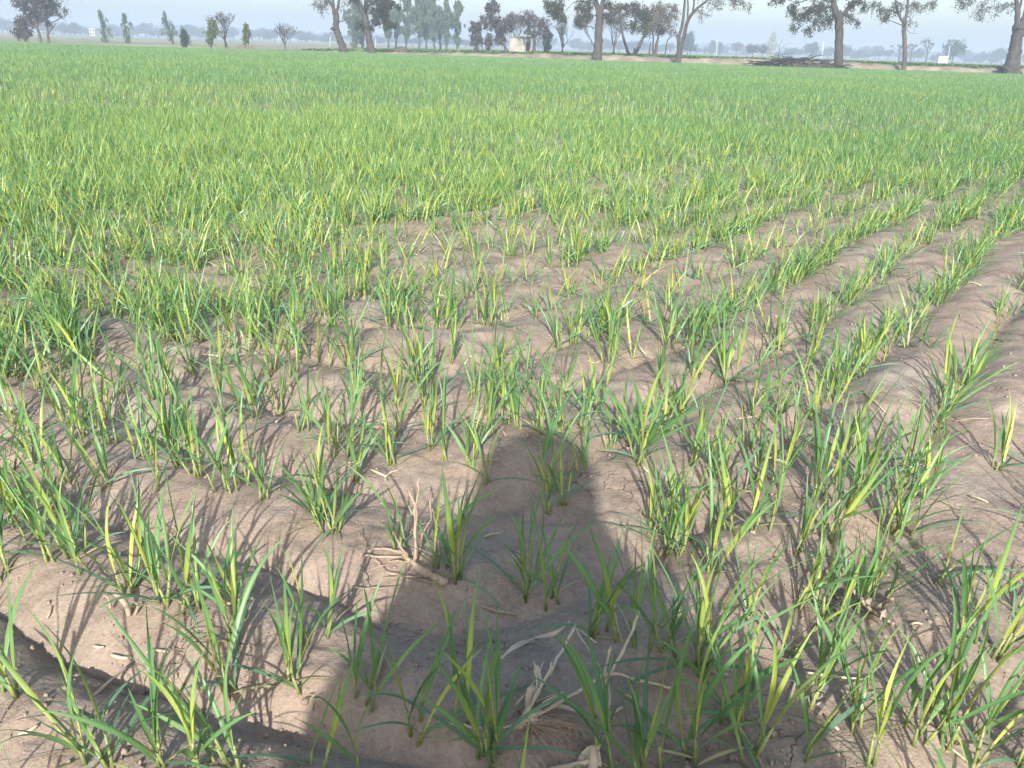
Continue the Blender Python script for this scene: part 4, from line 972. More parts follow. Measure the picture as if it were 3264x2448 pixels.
custom_tree('leaning_tree', 'tree with two trunks leaning apart in a wide V on the bank', 108, c3(1090, 472),
    [L2(c3, k, (1085, 476, 34), (1060, 440, 24), (1035, 370, 20), (1012, 280, 18), (995, 180, 14), (985, 90, 9)), L2(c3, k, (1095, 474, 34), (1130, 430, 26), (1170, 350, 24), (1195, 290, 22), (1215, 210, 16), (1240, 120, 10)), L2(c3, k, (1105, 466, 18), (1112, 430, 16), (1114, 405, 12)), L2(c3, k, (1012, 280, 9), (960, 240, 6), (930, 200, 4))],
    B2(c3, k, (1010, 110, 50, 80, 20), (1250, 150, 110, 70, 44), (1330, 70, 130, 70, 50), (1220, 220, 70, 40, 24), (1320, 210, 100, 40, 30)), Ld, BG, .10, rt(54), 2, per=11)
custom_tree('brown_tree', 'twin-stemmed tree with dry tan leaves standing on the bank', 109, c3(1280, 476),
    [L2(c3, k, (1272, 478, 20), (1268, 400, 16), (1272, 320, 13), (1265, 270, 9), (1290, 160, 6)), L2(c3, k, (1288, 478, 30), (1292, 410, 24), (1305, 340, 18), (1325, 270, 12), (1390, 160, 8), (1440, 80, 4)), L2(c3, k, (1232, 476, 16), (1240, 400, 12), (1250, 350, 8))],
    B2(c3, k, (1280, 250, 90, 50, 34), (1400, 160, 90, 70, 36), (1440, 90, 60, 60, 20), (1390, 250, 70, 40, 20), (1300, 100, 80, 60, 26)), Ld, BG, .10, rt(55), 2, per=10)
custom_tree('thin_tree', 'thin crooked sapling leaning beside the forked trunk', 109, c3(1366, 478),
    [L2(c3, k, (1366, 480, 11), (1378, 400, 9), (1392, 335, 8), (1430, 300, 5), (1460, 260, 3))], B2(c3, k, (1440, 270, 40, 25, 9)), Ld, BG, .09, rt(56), 1, per=6)
custom_tree('forked_tree', 'bare forked trunk with long drooping twigs on the bank', 99.5, c3(1475, 542),
    [L2(c3, k, (1472, 546, 66), (1482, 480, 50), (1492, 410, 46), (1498, 380, 40)), L2(c3, k, (1486, 400, 30), (1480, 330, 26), (1500, 260, 24), (1518, 180, 22), (1530, 60, 20), (1538, -40, 14), (1520, -160, 8)), L2(c3, k, (1496, 400, 32), (1525, 320, 30), (1550, 200, 28), (1585, 130, 26), (1640, 70, 20), (1740, -10, 14), (1860, -100, 7)),
     L2(c3, k, (1556, 180, 14), (1562, 60, 14), (1556, -60, 9)), L2(c3, k, (1600, 110, 16), (1610, 40, 14), (1615, -60, 10)), L2(c3, k, (1475, 330, 16), (1470, 300, 18), (1474, 285, 14)), L2(c3, k, (1640, 75, 8), (1670, 120, 6), (1680, 200, 3)), L2(c3, k, (1740, -10, 9), (1900, 0, 6), (2040, 30, 4))],
    B2(c3, k, (1690, 100, 60, 60, 14), (1790, 20, 100, 50, 26), (1980, 15, 110, 25, 26), (2060, 60, 35, 25, 10), (1680, -90, 230, 80, 60)), Lx, BK, .09, rt(57), 3, per=4, droop=.6, sides=11)
# right hand trees
k = .3906
custom_tree('big_tree', 'thick dark trunk behind the brush pile with drooping leafy branches', 97.5, c4(692, 582),
    [L2(c4, k, (690, 590, 88), (696, 520, 68), (700, 400, 60), (702, 280, 60), (700, 170, 62), (692, 110, 66)), L2(c4, k, (682, 120, 50), (662, 50, 44), (650, -20, 38), (640, -140, 20)), L2(c4, k, (712, 140, 36), (750, 100, 32), (800, 50, 28), (860, -10, 22), (930, -110, 12)), L2(c4, k, (665, 60, 14), (560, 70, 11), (440, 130, 7), (340, 200, 4)), L2(c4, k, (655, 20, 12), (500, -10, 9), (350, 30, 6)), L2(c4, k, (560, 70, 8), (500, 190, 6), (460, 260, 3)), L2(c4, k, (735, 115, 9), (800, 150, 6), (860, 170, 3))],
    B2(c4, k, (330, 60, 60, 70, 22), (400, 120, 90, 70, 44), (540, 60, 110, 60, 54), (600, 160, 70, 60, 26), (340, 215, 60, 25, 12), (470, 240, 60, 40, 14), (530, 170, 60, 40, 18), (790, 130, 70, 40, 14), (850, 190, 30, 20, 5), (850, 40, 90, 60, 30), (640, -130, 320, 110, 110), (200, 0, 80, 30, 16)), Lo, BD, .11, rt(60), 1, per=12, droop=.5, sides=13)
custom_tree('slim_tree', 'slim pale trunk forking into thin branches with mixed green and brown leaves', 97.5, c4(1232, 590),
    [L2(c4, k, (1230, 596, 38), (1236, 500, 33), (1240, 380, 32), (1232, 280, 30), (1235, 190, 34), (1240, 150, 30)), L2(c4, k, (1232, 185, 22), (1200, 140, 18), (1170, 60, 16), (1160, -20, 12), (1120, -140, 6)), L2(c4, k, (1242, 170, 24), (1256, 100, 22), (1266, 0, 18), (1290, -130, 9)), L2(c4, k, (1228, 210, 8), (1150, 180, 6), (1080, 150, 4)), L2(c4, k, (1190, 110, 8), (1100, 80, 6), (1000, 90, 4)), L2(c4, k, (1255, 100, 8), (1330, 60, 6), (1420, 40, 4)), L2(c4, k, (1250, 240, 4), (1290, 270, 3), (1350, 275, 2))],
    B2(c4, k, (1010, 60, 60, 60, 22), (1090, 100, 80, 60, 26), (1080, 150, 30, 25, 12), (1170, 60, 70, 60, 20), (1320, 50, 80, 50, 22), (1440, 40, 60, 40, 20), (1300, 170, 50, 30, 8), (1220, -110, 260, 90, 80)), Lx, BG, .09, rt(61), 2, per=9, droop=.4, sides=10)
custom_tree('big_tree', 'thick trunk leaning right with swollen knob and earthy foot at the field corner', 96, c4(2110, 605),
    [L2(c4, k, (2085, 618, 180), (2105, 570, 125), (2125, 500, 100), (2140, 400, 88), (2155, 320, 80), (2168, 250, 84), (2178, 215, 92)), L2(c4, k, (2165, 235, 60), (2160, 170, 40), (2158, 90, 38), (2150, 0, 30), (2120, -120, 16)), L2(c4, k, (2190, 235, 60), (2215, 150, 46), (2245, 50, 36), (2270, -80, 20)), L2(c4, k, (2165, 100, 18), (2190, 20, 16), (2200, -80, 12)), L2(c4, k, (2150, 30, 9), (2080, 50, 7), (2000, 110, 4)), L2(c4, k, (2140, -10, 12), (2000, -30, 8), (1860, 40, 5), (1760, 160, 2)), L2(c4, k, (2140, 235, 34), (2132, 225, 34), (2128, 215, 26))],
    B2(c4, k, (1720, 15, 80, 40, 30), (1860, 60, 60, 60, 14), (1980, 60, 90, 60, 16), (1880, 130, 50, 60, 10), (2080, 40, 60, 50, 14), (2040, -110, 230, 80, 60)), Lx, BK, .09, rt(62), 4, per=4, droop=.6, sides=14)
#PART4
# ------------------------------------------------------------------ trees of the middle distance and the horizon
def proto_tree(kind, seed):
    rnd = random.Random(seed); bt = MB(); bc = MB()
    leaf, trunk_h, W, Hc, n, per, ls = {'round': (Lk, 1.2, 3.2, 3.0, 130, 12, .26), 'mauve': (Lm, 1.6, 3.2, 3.0, 120, 11, .24), 'tall': (Le, 1.0, 1.5, 4.5, 120, 11, .24), 'wide': (Lk, .5, 4.6, 2.3, 150, 12, .28), 'poplar': (Lp, .4, 1.1, 4.6, 110, 12, .22), 'bare': (Lx, 1.2, 2.6, 3.2, 0, 0, .2)}[kind]
    H0 = trunk_h + Hc * 2 if kind in ('round', 'mauve', 'wide') else trunk_h + Hc
    bt.tube([(0, 0, -.3), (.05, 0, trunk_h * .6), (.1, .05, trunk_h + Hc * .5), (.0, 0, trunk_h + Hc)], [.24, .19, .12, .04], 7)
    lobes = [(rnd.uniform(-.6, .6) * W, rnd.uniform(-.6, .6) * W, rnd.uniform(.2, 1.0), rnd.uniform(.3, .55)) for _ in range(9)]
    for k in range(n):
        if kind in ('tall', 'poplar'):
            u = rnd.random(); a = rnd.uniform(0, 6.28); rr = W * (min(1, u / .3) ** .5) * (1 - max(0, u - .3) / .7) ** .6 * rnd.uniform(.3, 1) ** .5
            c = Vector((math.cos(a) * rr, math.sin(a) * rr, trunk_h + u * Hc))
        else:
            lx, ly, lz, lr = rnd.choice(lobes); d = Vector((rnd.gauss(0, 1), rnd.gauss(0, 1), rnd.gauss(0, 1))).normalized() * rnd.random() ** .4
            zc = trunk_h + Hc * (.25 + .62 * lz * (1 - .35 * math.hypot(lx, ly) / W))
            c = Vector((lx + d.x * W * lr, ly + d.y * W * lr, max(.3, zc + d.z * Hc * lr * .8)))
        bt.tube([(0, 0, min(c.z, trunk_h + rnd.random() * Hc * .4)), c * .6 + Vector((0, 0, c.z * .1)), c], [.05, .035, .012], 3, False)
        for _ in range(int(per * rnd.uniform(.5, 1.4))): leafq(bc, c + Vector((rnd.gauss(0, .3), rnd.gauss(0, .3), rnd.gauss(0, .28))), ls * rnd.uniform(.6, 1.2), rnd, 0, .6)
    if kind == 'bare':
        def g(p, d, L, r, lev):
            e = p + d * L; bt.tube([p, (p + e) / 2 + Vector((rnd.gauss(0, .06), rnd.gauss(0, .06), 0)), e], [r, r * .85, r * .65], max(3, 6 - lev), False)
            if lev == 5:
                if rnd.random() < .5: leafq(bc, e, ls, rnd)
                return
            for q in range(rnd.choice((2, 3))):
                a = rnd.uniform(0, 6.28); g(e, (d + Vector((math.cos(a), math.sin(a), 0)) * rnd.uniform(.35, .8) + Vector((0, 0, .08))).normalized(), L * rnd.uniform(.68, .85), r * .64, lev + 1)
        g(Vector((0, 0, trunk_h * .5)), Vector((0, 0, 1)), 1.3, .16, 0)
    allv = bt.v + bc.v; hz = max(v[2] for v in allv); wx = max(abs(v[0]) for v in allv)
    def norm(b): b.v = [(v[0] / wx * .5, v[1] / wx * .5, v[2] / hz) for v in b.v]
    norm(bt); norm(bc)
    a = bt.build('trunk', BG); c = bc.build('crown', leaf, smooth=False)
    res = (a.data, c.data); bpy.data.objects.remove(a); bpy.data.objects.remove(c); return res
PT = {k: [proto_tree(k, s * 7 + i * 31) for i in range(n)] for s, (k, n) in enumerate((('round', 4), ('mauve', 3), ('tall', 3), ('wide', 3), ('poplar', 1), ('bare', 3)))}
HG = 'hazy trees along the horizon'
HL = {'round': 'hazy blue-grey rounded tree on the horizon', 'mauve': 'hazy mauve-grey tree on the horizon', 'tall': 'hazy tall slender tree on the horizon', 'wide': 'hazy low spreading tree on the horizon', 'bare': 'hazy bare tree on the horizon'}
rf = random.Random(77)
def horizon_y(px): return 147.5 + (px - 1632) * .0309
def far_tree(px, top_y, width, D, kind, label=None, group=HG):
    D = D * 2.1 if D > 200 else D * 1.9
    base = at(px, horizon_y(px) + 5, D); base.z = 0
    hgt_m = at(px, top_y, D).z - base.z
    root = empty('tree', base, rf.uniform(0, 6.28)); w = width * m_per_px(D); root.scale = (w, w, hgt_m)
    tag(root, label or HL[kind], 'tree', None if label else group + ', ' + kind)
    tm, cm = rf.choice(PT[kind]); obj('trunk', tm, root); obj('crown', cm, root)
# (px, top, width, distance, kind)
for q in ((8, 52, 62, 270, 'round'), (45, 62, 50, 280, 'round'), (-50, 60, 70, 270, 'wide'), (225, 76, 46, 290, 'round'), (258, 82, 52, 280, 'wide'), (285, 92, 34, 300, 'round'), (205, 70, 30, 260, 'tall'), (360, 80, 40, 290, 'round'), (385, 84, 36, 300, 'wide'),
          (440, 82, 44, 285, 'round'), (468, 68, 42, 280, 'round'), (495, 84, 46, 300, 'wide'), (518, 90, 30, 300, 'round'), (600, 70, 60, 275, 'round'), (632, 76, 44, 285, 'round'), (655, 88, 36, 300, 'wide'), (745, 82, 50, 290, 'round'), (800, 90, 40, 300, 'round'),
          (828, 84, 44, 280, 'round'), (850, 88, 40, 270, 'wide'), (950, 90, 56, 262, 'round'), (972, 96, 34, 275, 'round'), (1008, 106, 42, 290, 'round'), (1030, 110, 40, 300, 'wide'), (1062, 108, 44, 300, 'round'), (1075, 100, 40, 260, 'tall'),
          (1225, 108, 60, 300, 'round'), (1380, 118, 70, 310, 'round'), (1500, 124, 60, 310, 'wide'), (1730, 128, 60, 260, 'tall'), (1830, 138, 34, 300, 'round'), (1852, 136, 30, 290, 'tall'), (1880, 134, 36, 280, 'tall'), (1915, 140, 40, 300, 'round'), (1945, 134, 44, 280, 'round'),
          (1975, 142, 40, 290, 'round'), (2015, 132, 40, 280, 'tall'), (2045, 140, 40, 300, 'round'), (2110, 140, 46, 290, 'round'), (2222, 150, 50, 290, 'round'), (2246, 146, 12, 240, 'tall'), (2268, 126, 34, 240, 'tall'), (2292, 132, 32, 245, 'tall'), (2320, 168, 30, 330, 'wide'),
          (2370, 164, 44, 320, 'wide'), (2345, 170, 26, 340, 'round'), (2480, 164, 50, 300, 'round'), (2515, 158, 50, 290, 'round'), (2545, 152, 44, 280, 'round'), (2620, 160, 46, 280, 'mauve'), (2640, 160, 40, 290, 'round'), (2695, 158, 44, 270, 'mauve'), (2735, 156, 56, 270, 'round'),
          (2768, 160, 46, 280, 'round'), (2800, 152, 44, 260, 'mauve'), (2830, 154, 40, 255, 'mauve'), (2905, 164, 50, 290, 'mauve'), (2990, 166, 40, 300, 'mauve'), (3085, 180, 50, 300, 'wide'), (3115, 176, 56, 290, 'wide'), (3160, 152, 56, 262, 'round'), (3190, 144, 60, 250, 'round'),
          (3225, 156, 60, 260, 'round'), (3290, 160, 70, 260, 'wide')):
    far_tree(*q)
for q in range(72):
    x_ = -60 + q * 47 + rf.uniform(-22, 22); hy = horizon_y(x_); far_tree(x_, hy - rf.uniform(14, 42), rf.uniform(36, 74), rf.uniform(230, 330), rf.choice(('round', 'wide', 'wide', 'mauve', 'round')))
far_tree(2192, 86, 56, 178, 'round', 'hazy green two-tiered tree seen right behind the forked trunk'); far_tree(2200, 128, 48, 180, 'round', 'low hazy green tree under the two-tiered one behind the forked trunk')
far_tree(2398, 136, 52, 172, 'mauve', 'hazy grey-brown bushy tree standing right of the white pole'); far_tree(2428, 135, 44, 176, 'mauve', 'thin grey-brown tree next to the pale poplar')
far_tree(2456, 94, 40, 235, 'poplar', 'pale yellow poplar rising above the hazy trees')
far_tree(2586, 125, 62, 220, 'round', 'blue-green pointed tree behind the brush pile')
far_tree(2866, 140, 54, 165, 'bare', 'hazy bare tree beside the slim pale trunk'); far_tree(2900, 136, 44, 172, 'bare', 'second hazy bare tree beyond the slim pale trunk'); far_tree(2952, 118, 66, 160, 'bare', 'hazy bare spreading tree left of the white shed')
far_tree(3035, 122, 84, 182, 'round', 'dark green domed tree standing over the white shed')
# the wood behind them reads as one mass
def distant_wood():
    b = MB(); r_ = random.Random(4)
    for k in range(700):
        x = r_.uniform(-980, 980); y = r_.uniform(1000, 1300); h = 9 + 5 * vnoise(x / 22, 0, 81) + r_.uniform(-1, 1); w = r_.uniform(4, 10)
        for _ in range(16):
            c = Vector((x + r_.gauss(0, w * .6), y + r_.gauss(0, w * .5), max(.3, float(h) * r_.random() ** .7)))
            leafq(b, c, r_.uniform(1.4, 2.6), r_, 0, .7)
    o = b.build('distant_wood', Lk, smooth=False); tag(o, 'distant band of woodland fading into blue haze', 'woodland', kind='stuff')
distant_wood()

# ------------------------------------------------------------------ buildings, poles, heaps
def wall_box(b, x0, x1, y0, y1, z0, z1): b.box(((x0 + x1) / 2, (y0 + y1) / 2, (z0 + z1) / 2), (x1 - x0, y1 - y0, z1 - z0))
D = 119; a_, c_ = at(1623, 170, D), at(1693, 121, D)
hut = empty('hut', ((a_.x + c_.x) / 2, D, 0)); tag(hut, 'small limewashed flat-roofed hut with stained front among the brown trees', 'hut'); w = (c_.x - a_.x); hh = c_.z
b = MB(); hx0, hx1 = -w / 2, w / 2
wall_box(b, hx0, hx1 - .62, 0, .22, -.1, hh); wall_box(b, hx1 - .12, hx1, 0, .22, -.1, hh); wall_box(b, hx1 - .62, hx1 - .12, 0, .22, hh - .55, hh)
wall_box(b, hx0, hx0 + .22, .221, 3.0, -.1, hh); wall_box(b, hx1 - .22, hx1, .221, 3.0, -.1, hh); wall_box(b, hx0 + .221, hx1 - .221, 2.78, 3.0, -.1, hh); b.build('wall', M['wall_lime'], hut, smooth=False)
b = MB(); wall_box(b, hx0 - .12, hx1 + .12, -.12, 3.12, hh + .003, hh + .16); b.build('roof', M['roof'], hut, smooth=False)
b = MB(); wall_box(b, hx1 - .615, hx1 - .125, .08, .12, -.05, hh - .56); d_ = b.build('door', M['dark_open'], hut, smooth=False)
b = MB(); b.tube([(hx1 - .2, .05, 1.0), (hx1 - .2, .08, 1.0)], .02, 6); b.build('handle', M['pole'], d_)
D = 300; a_, c_ = at(2988, 208, D), at(3024, 181, D)
shed = empty('shed', ((a_.x + c_.x) / 2, D, 0)); tag(shed, 'small white box-shaped shed in front of the dark domed tree', 'shed'); w = c_.x - a_.x; hh = c_.z
b = MB(); wall_box(b, -w / 2, w / 2, 0, .2, -.1, hh); wall_box(b, -w / 2, -w / 2 + .2, .201, 2.4, -.1, hh); wall_box(b, w / 2 - .2, w / 2, .201, 2.4, -.1, hh); wall_box(b, -w / 2 + .201, w / 2 - .201, 2.2, 2.4, -.1, hh); b.build('wall', M['wall_white'], shed, smooth=False)
b = MB(); wall_box(b, -w / 2 - .1, w / 2 + .1, -.1, 2.5, hh + .003, hh + .13); b.build('roof', M['wall_white'], shed, smooth=False)
# far left: two-storey white house and a mud brick one
def far_house(name, label, px0, px1, ytop, D, mat, storeys=2):
    a_, c_ = at(px0, ytop, D), at(px1, ytop, D); w = c_.x - a_.x; hh = a_.z
    h = empty(name, ((a_.x + c_.x) / 2, D, 0)); tag(h, label, 'house'); b = MB(); wall_box(b, -w / 2, w / 2, 0, 5, -.1, hh); b.build('wall', mat, h, smooth=False)
    b = MB(); wall_box(b, -w / 2 - .3, w / 2 + .3, -.5, 5.3, hh + .003, hh + .3); b.build('roof', mat, h, smooth=False)
    for s in range(storeys):
        for q in (-.25, .25):
            z = hh * (s + .5) / storeys; b = MB(); wall_box(b, q * w - .5, q * w + .5, -.06, -.004, z - .6, z + .5); b.build('window', M['dark_open'], h, smooth=False)
far_house('house', 'white two-storey house among the hazy trees behind the left track', 283, 300, 91, 540, M['wall_white'])
far_house('brick_house', 'low pinkish brick house behind the leaning eucalyptus', 350, 368, 107, 520, M['brick'], 1)
far_house('mud_house', 'low earth-coloured house hidden behind the half-bare tree', 130, 160, 104, 560, M['brick'], 1)
# low brick ruin: courses of single bricks
t = empty('brick_ruin', at(777, 146, 111.5)); t.location.z = 0; tag(t, 'low broken wall of reddish bricks under the small pale green tree', 'wall')
bm_ = MB(); bm_.box((0, 0, 0), (.235, .115, .085)); o = bm_.build('brick', M['brick'], t, smooth=False); o.location = (-1.0, 0, .043)
for row in range(6):
    for q in range(9):
        if (row, q) == (0, 0): continue
        if row > 3 and (q < 2 or q in (4, 5)): continue
        o2 = o.copy(); COL.objects.link(o2); o2.parent = t; o2.location = (-1.0 + q * .25 + (row % 2) * .12, rf.uniform(-.015, .015), .043 + row * .097)
PG = 'white concrete poles on the horizon'
for (px, y0, y1, D, dx, lab) in ((1051, 159, 117, 150, 2, 'slim white pole standing left of the big leaning trunk'), (888, 150, 112, 200, -1, 'hazy white pole left of the small bare vase-shaped tree'), (1197, 156, 122, 170, 0, 'white pole just right of the forked big trunk'),
        (1458, 164, 104, 140, 0, 'white pole in front of the slim eucalyptus at the grove end'), (2282, 188, 138, 150, 5, 'white pole standing in the open right of the forked trunk'), (2617, 195, 136, 140, 8, 'leaning white pole behind the brush pile'),
        (3020, 205, 145, 168, 8, 'leaning pale pole rising beside the white shed'), (497, 130, 106, 220, 0, 'thin hazy pole left of the dark round bush'), (520, 130, 104, 220, -2, 'second thin hazy pole left of the dark round bush')):
    D *= 1.5; p0, p1 = at(px, y0, D), at(px + dx, y1, D); t = empty('utility_pole', (p0.x, D, 0)); tag(t, lab, 'pole', PG)
    v = p1 - Vector((p0.x, D, 0)); b = MB(); b.tube([(0, 0, -.3), v * .5, v], [.075, .065, .05], 8); b.build('post', M['pole'], t)
    b = MB(); b.tube([v, v + Vector((0, 0, .16))], [.03, .02], 6); b.build('insulator', M['pole'], t)
# brush pile with logs
D = 96.2; o0 = at(*c4(380, 575), D); o0.z = 0; t = empty('brush_pile', o0); tag(t, 'dark pile of dead branches and cut logs against the thick trunk', 'brush pile'); rb = random.Random(9)
for q in range(240):
    x = rb.uniform(-4.4, 4.2); env = .40 + .75 * math.exp(-((x + .6) / 2.4) ** 2); p = Vector((x, rb.uniform(-.8, .8), rb.uniform(.02, env)))
    L = rb.uniform(.8, 2.4); a = rb.choice((0, math.pi)) + rb.gauss(0, .5); e = rb.gauss(.05, .13); d = Vector((math.cos(a) * math.cos(e), math.sin(a) * math.cos(e) * .5, math.sin(e)))
    m_ = p + d * L * .5 + Vector((0, rb.gauss(0, .08), rb.gauss(.03, .08))); e_ = p + d * L; e_.z = max(.04, e_.z); m_.z = max(.04, m_.z)
    r = rb.uniform(.02, .08); part_tube('branch', smooth_path([p, m_, e_], 3), r, r * .4, M['twig_black'], t, 5)
for pl, r in (([(-4.4, .1, .05), (-4.9, .2, .4), (-5.3, .3, .75)], .035), ([(-2.6, 0, .8), (-2.4, .1, 1.6), (-2.5, .1, 2.3), (-2.2, 0, 2.9)], .03), ([(-2.4, 0, 1.7), (-1.9, .2, 2.3), (-1.3, .3, 2.5)], .016), ([(-2.5, 0, 1.0), (-1.9, 0, 1.4), (-1.3, 0, 1.5), (-.8, 0, 1.7)], .025), ([(.2, 0, .8), (.4, .1, 1.4), (.5, 0, 1.9)], .02), ([(2.0, 0, .6), (2.9, .1, 1.1), (3.6, 0, 1.3)], .022)):
    part_tube('branch', smooth_path([Vector(p) for p in pl], 4), r, r * .4, M['twig_black'], t, 5)
part_tube('log', [Vector((-1.2, -.85, .34)), Vector((.2, -.55, .36)), Vector((1.6, -.3, .38))], .22, .2, M['bark'], t, 10)
part_tube('log', [Vector((.6, -.6, .22)), Vector((2.0, -.5, .25)), Vector((4.4, -.2, .34))], .3, .36, M['bark_dark'], t, 10)
# heaps
def heap(name, px, py, rx, hz, D, label, mat, cat='heap'):
    p = at(px, py, D); z0 = bank_h(p.x) * .9; bm = bmesh.new(); bmesh.ops.create_uvsphere(bm, u_segments=28, v_segments=14, radius=1)
    for v in bm.verts:
        k_ = 1 + .22 * mnoise.noise(v.co * 2.2 + Vector((px, 0, 0))) + .10 * mnoise.noise(v.co * 7); v.co = Vector((v.co.x * rx * k_, v.co.y * rx * .7 * k_, max(-.15, v.co.z * hz * k_)))
    me = bpy.data.meshes.new(name); bm.to_mesh(me); bm.free(); me.materials.append(mat); me.polygons.foreach_set('use_smooth', np.ones(len(me.polygons), dtype=bool))
    o = obj(name, me); o.location = (p.x, D, z0); tag(o, label, cat)
heap('straw_heap', 1277, 168, .95, .62, 106.2, 'brown dome-shaped straw heap on the bank right of the forked big trunk', M['heap'])
heap('weed_heap', 1146, 166, .95, .45, 106.5, 'dull green weedy mound between the two big trunks', M['clover_ground'])
heap('earth_heap', *c4(2080, 548), 1.5, .5, 104, 'pale earth heap just behind the corner trunk', M['bank'])
# ------------------------------------------------------------------ the photographer, whose shadow lies on the field
def person():
    root = empty('person', (.015, -.30, float(hgt(.04, -.30)) - .005)); tag(root, 'person in long kurta and brown shawl standing with elbows out holding up a phone', 'person')
    root.scale = (1, 1, .965)
    V = []; E_ = []; RD = []
    def chain(pts, parent=None):
        last = parent
        for (x, y, z, r) in pts:
            V.append((x, y, z)); RD.append(r); i = len(V) - 1
            if last is not None: E_.append((last, i))
            last = i
        return last
    pel = chain([(0, 0, .92, .135)]); chest = chain([(0, -.01, 1.05, .125), (0, -.01, 1.2, .14), (0, -.02, 1.33, .13)], pel)
    neck = chain([(0, 0, 1.43, .058), (0, .02, 1.49, .06), (0, .03, 1.55, .092), (0, .035, 1.61, .095), (0, .025, 1.67, .07)], chest)
    chain([(0, .115, 1.555, .018), (0, .13, 1.545, .012)], neck - 2)
    for s in (-1, 1):
        chain([(s * .10, 0, .86, .095), (s * .11, .01, .68, .08), (s * .115, .02, .48, .062), (s * .12, 0, .28, .055), (s * .125, -.02, .10, .042), (s * .13, .02, .045, .042), (s * .145, .13, .03, .035), (s * .15, .20, .025, .025)], pel)
        w = chain([(s * .16, -.02, 1.34, .072), (s * .27, .02, 1.13, .055), (s * .41, .08, .95, .046), (s * .32, .16, 1.09, .042), (s * .20, .22, 1.25, .032), (s * .135, .245, 1.33, .028), (s * .105, .255, 1.35, .022)], chest)
        for j, (dz, L) in enumerate(((.036, .055), (.018, .064), (0, .06), (-.018, .048))):
            chain([(s * .088, .262, 1.35 + dz, .009), (s * .075, .272, 1.35 + dz, .0085), (s * (.088 - L * .7), .2745, 1.35 + dz * .95, .007)], w)
        chain([(s * .095, .245, 1.325, .010), (s * .075, .238, 1.32, .009), (s * .055, .238, 1.328, .008)], w)
    me = bpy.data.meshes.new('body'); me.from_pydata(V, E_, []); me.update(); o = obj('body', me, root); me.materials.append(M['skin'])
    sk = o.modifiers.new('skin', 'SKIN'); sk.use_smooth_shade = True
    for i, sv in enumerate(me.skin_vertices[0].data): sv.radius = (RD[i], RD[i]); sv.use_root = (i == 0)
    sb = o.modifiers.new('sub', 'SUBSURF'); sb.levels = 1; sb.render_levels = 1
    def loft(name, rings, mat, n=28, wav=.0):
        b = MB(); vs_ = []
        for (z, cx, cy, rx, ry) in rings:
            for q in range(n):
                a = q * 2 * math.pi / n; k_ = 1 + wav * math.sin(a * 7 + z * 9); vs_.append((cx + math.cos(a) * rx * k_, cy + math.sin(a) * ry * k_, z))
        m_ = len(rings); b.add(vs_, [(i * n + q, i * n + (q + 1) % n, (i + 1) * n + (q + 1) % n, (i + 1) * n + q) for i in range(m_ - 1) for q in range(n)]); return b.build(name, mat, root)
    loft('kurta', [(.50, 0, 0, .30, .24), (.70, 0, 0, .27, .21), (.90, 0, 0, .235, .175), (1.05, 0, 0, .215, .165), (1.25, 0, -.01, .215, .165), (1.36, 0, -.01, .18, .13), (1.43, 0, 0, .085, .085)], M['cloth'], 28, .03)
    for s in (-1, 1):
        b = MB(); b.tube([(s * .115, .01, .60), (s * .118, .01, .35), (s * .125, -.015, .10)], [.115, .105, .085], 12); b.build('trouser_leg', M['cloth'], root)
        b = MB(); b.box((s * .14, .09, .012), (.10, .28, .03)); b.build('sandal', M['leather'], root)
    # shawl over the shoulders, hanging from both forearms
    for s in (-1, 1):
        S = []; n = 7; m_ = 8
        top = [Vector((s * .05, -.03, 1.47)), Vector((s * .13, -.04, 1.43)), Vector((s * .20, -.02, 1.34)), Vector((s * .245, .02, 1.22)), Vector((s * .32, .06, 1.09)), Vector((s * .43, .09, .99)), Vector((s * .48, .06, .94))]
        if s > 0: top = [Vector((p.x * (1 + .12 * (p.z < 1.40) + .22 * min(1, max(0, (1.25 - p.z) / .25))), p.y, p.z)) for p in top]
        for i, p in enumerate(top):
            for q in range(m_):
                u = q / (m_ - 1); S.append(p + Vector((s * .03 * u * (i > 4), -.14 * math.sin(u * 2.2) + .02 * math.sin(i * 2 + q), -.50 * u * (.7 + .06 * i) + .012 * math.sin(i * 1.7))))
        b = MB(); b.add(S, [(i * m_ + q, i * m_ + q + 1, (i + 1) * m_ + q + 1, (i + 1) * m_ + q) for i in range(n - 1) for q in range(m_ - 1)])
        sh = b.build('shawl', M['shawl'], root); so = sh.modifiers.new('solid', 'SOLIDIFY'); so.thickness = .012
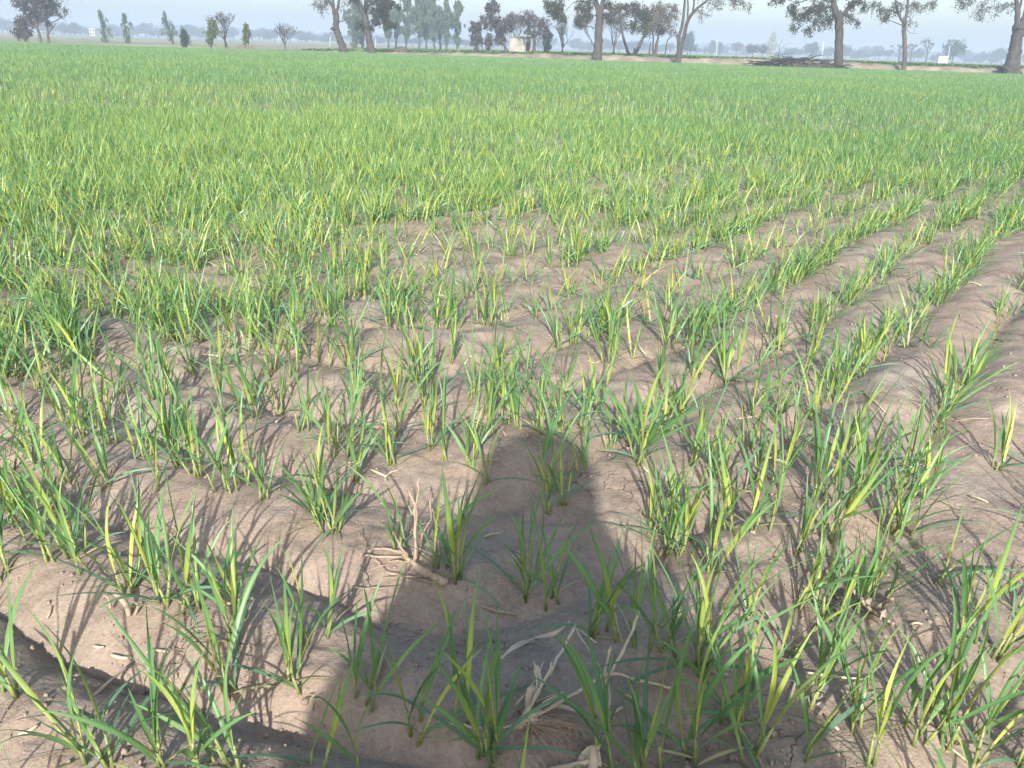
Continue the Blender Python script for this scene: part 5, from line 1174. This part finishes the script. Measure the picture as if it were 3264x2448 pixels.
    loft('head_shawl', [(1.30, 0, -.03, .215, .16), (1.40, 0, -.03, .205, .15), (1.50, 0, -.02, .20, .14), (1.58, .0, -.02, .195, .135), (1.645, .01, -.015, .18, .13), (1.69, .015, -.01, .13, .105), (1.71, .015, -.01, .06, .05)], M['shawl'], 24, .03)
    # hair and face
    bm = bmesh.new(); bmesh.ops.create_uvsphere(bm, u_segments=20, v_segments=12, radius=1)
    for v in list(bm.verts):
        if v.co.y > .35 and v.co.z < .45 or v.co.z < -.55: bm.verts.remove(v)
    for v in bm.verts: v.co = Vector((v.co.x * .112, v.co.y * .125 + .02, v.co.z * .125 + 1.605))
    hm = bpy.data.meshes.new('hair'); bm.to_mesh(hm); bm.free(); hm.materials.append(M['hair']); obj('hair', hm, root)
    for s in (-1, 1):
        b = MB(); b.tube([(s * .038, .118, 1.585), (s * .038, .128, 1.585)], [.012, .008], 8); b.build('eye', M['phone'], root)
        b = MB(); b.tube([(s * .098, .02, 1.555), (s * .110, .015, 1.575), (s * .103, .018, 1.60)], [.010, .014, .010], 6); b.build('ear', M['skin'], root)
    b = MB(); b.tube([(-.025, .118, 1.515), (0, .126, 1.513), (.025, .118, 1.515)], [.004, .006, .004], 6); b.build('mouth', M['leather'], root)
person()
ph = MB(); ph.box((0, 0, 0), (.145, .009, .075)); pho = ph.build('phone', M['phone'], smooth=False); pho.location = (0, -.034, EYE - .012); pho.rotation_euler = (-PITCH, 0, 0)
tag(pho, 'black phone held sideways in both hands of the standing person', 'phone')
lb = MB(); lb.tube([(0, .0045, .014), (0, .006, .014)], .006, 12); lb.build('lens', M['dark_open'], pho)

# ------------------------------------------------------------------ haze
hz_m = bpy.data.materials.new('haze'); hz_m.use_nodes = True; nt = hz_m.node_tree; nt.nodes.clear()
ho = nt.nodes.new('ShaderNodeOutputMaterial'); pv = nt.nodes.new('ShaderNodeVolumePrincipled')
pv.inputs['Color'].default_value = (.63, .775, .93, 1); pv.inputs['Density'].default_value = .0017; pv.inputs['Anisotropy'].default_value = 0.0
nt.links.new(pv.outputs[0], ho.inputs['Volume'])
b = MB(); wall_box(b, -4400, 4400, -4400, 4400, -1.4, 24); hz_o = b.build('haze', hz_m, smooth=False); tag(hz_o, 'pale blue morning haze over the whole field', 'haze', kind='stuff')
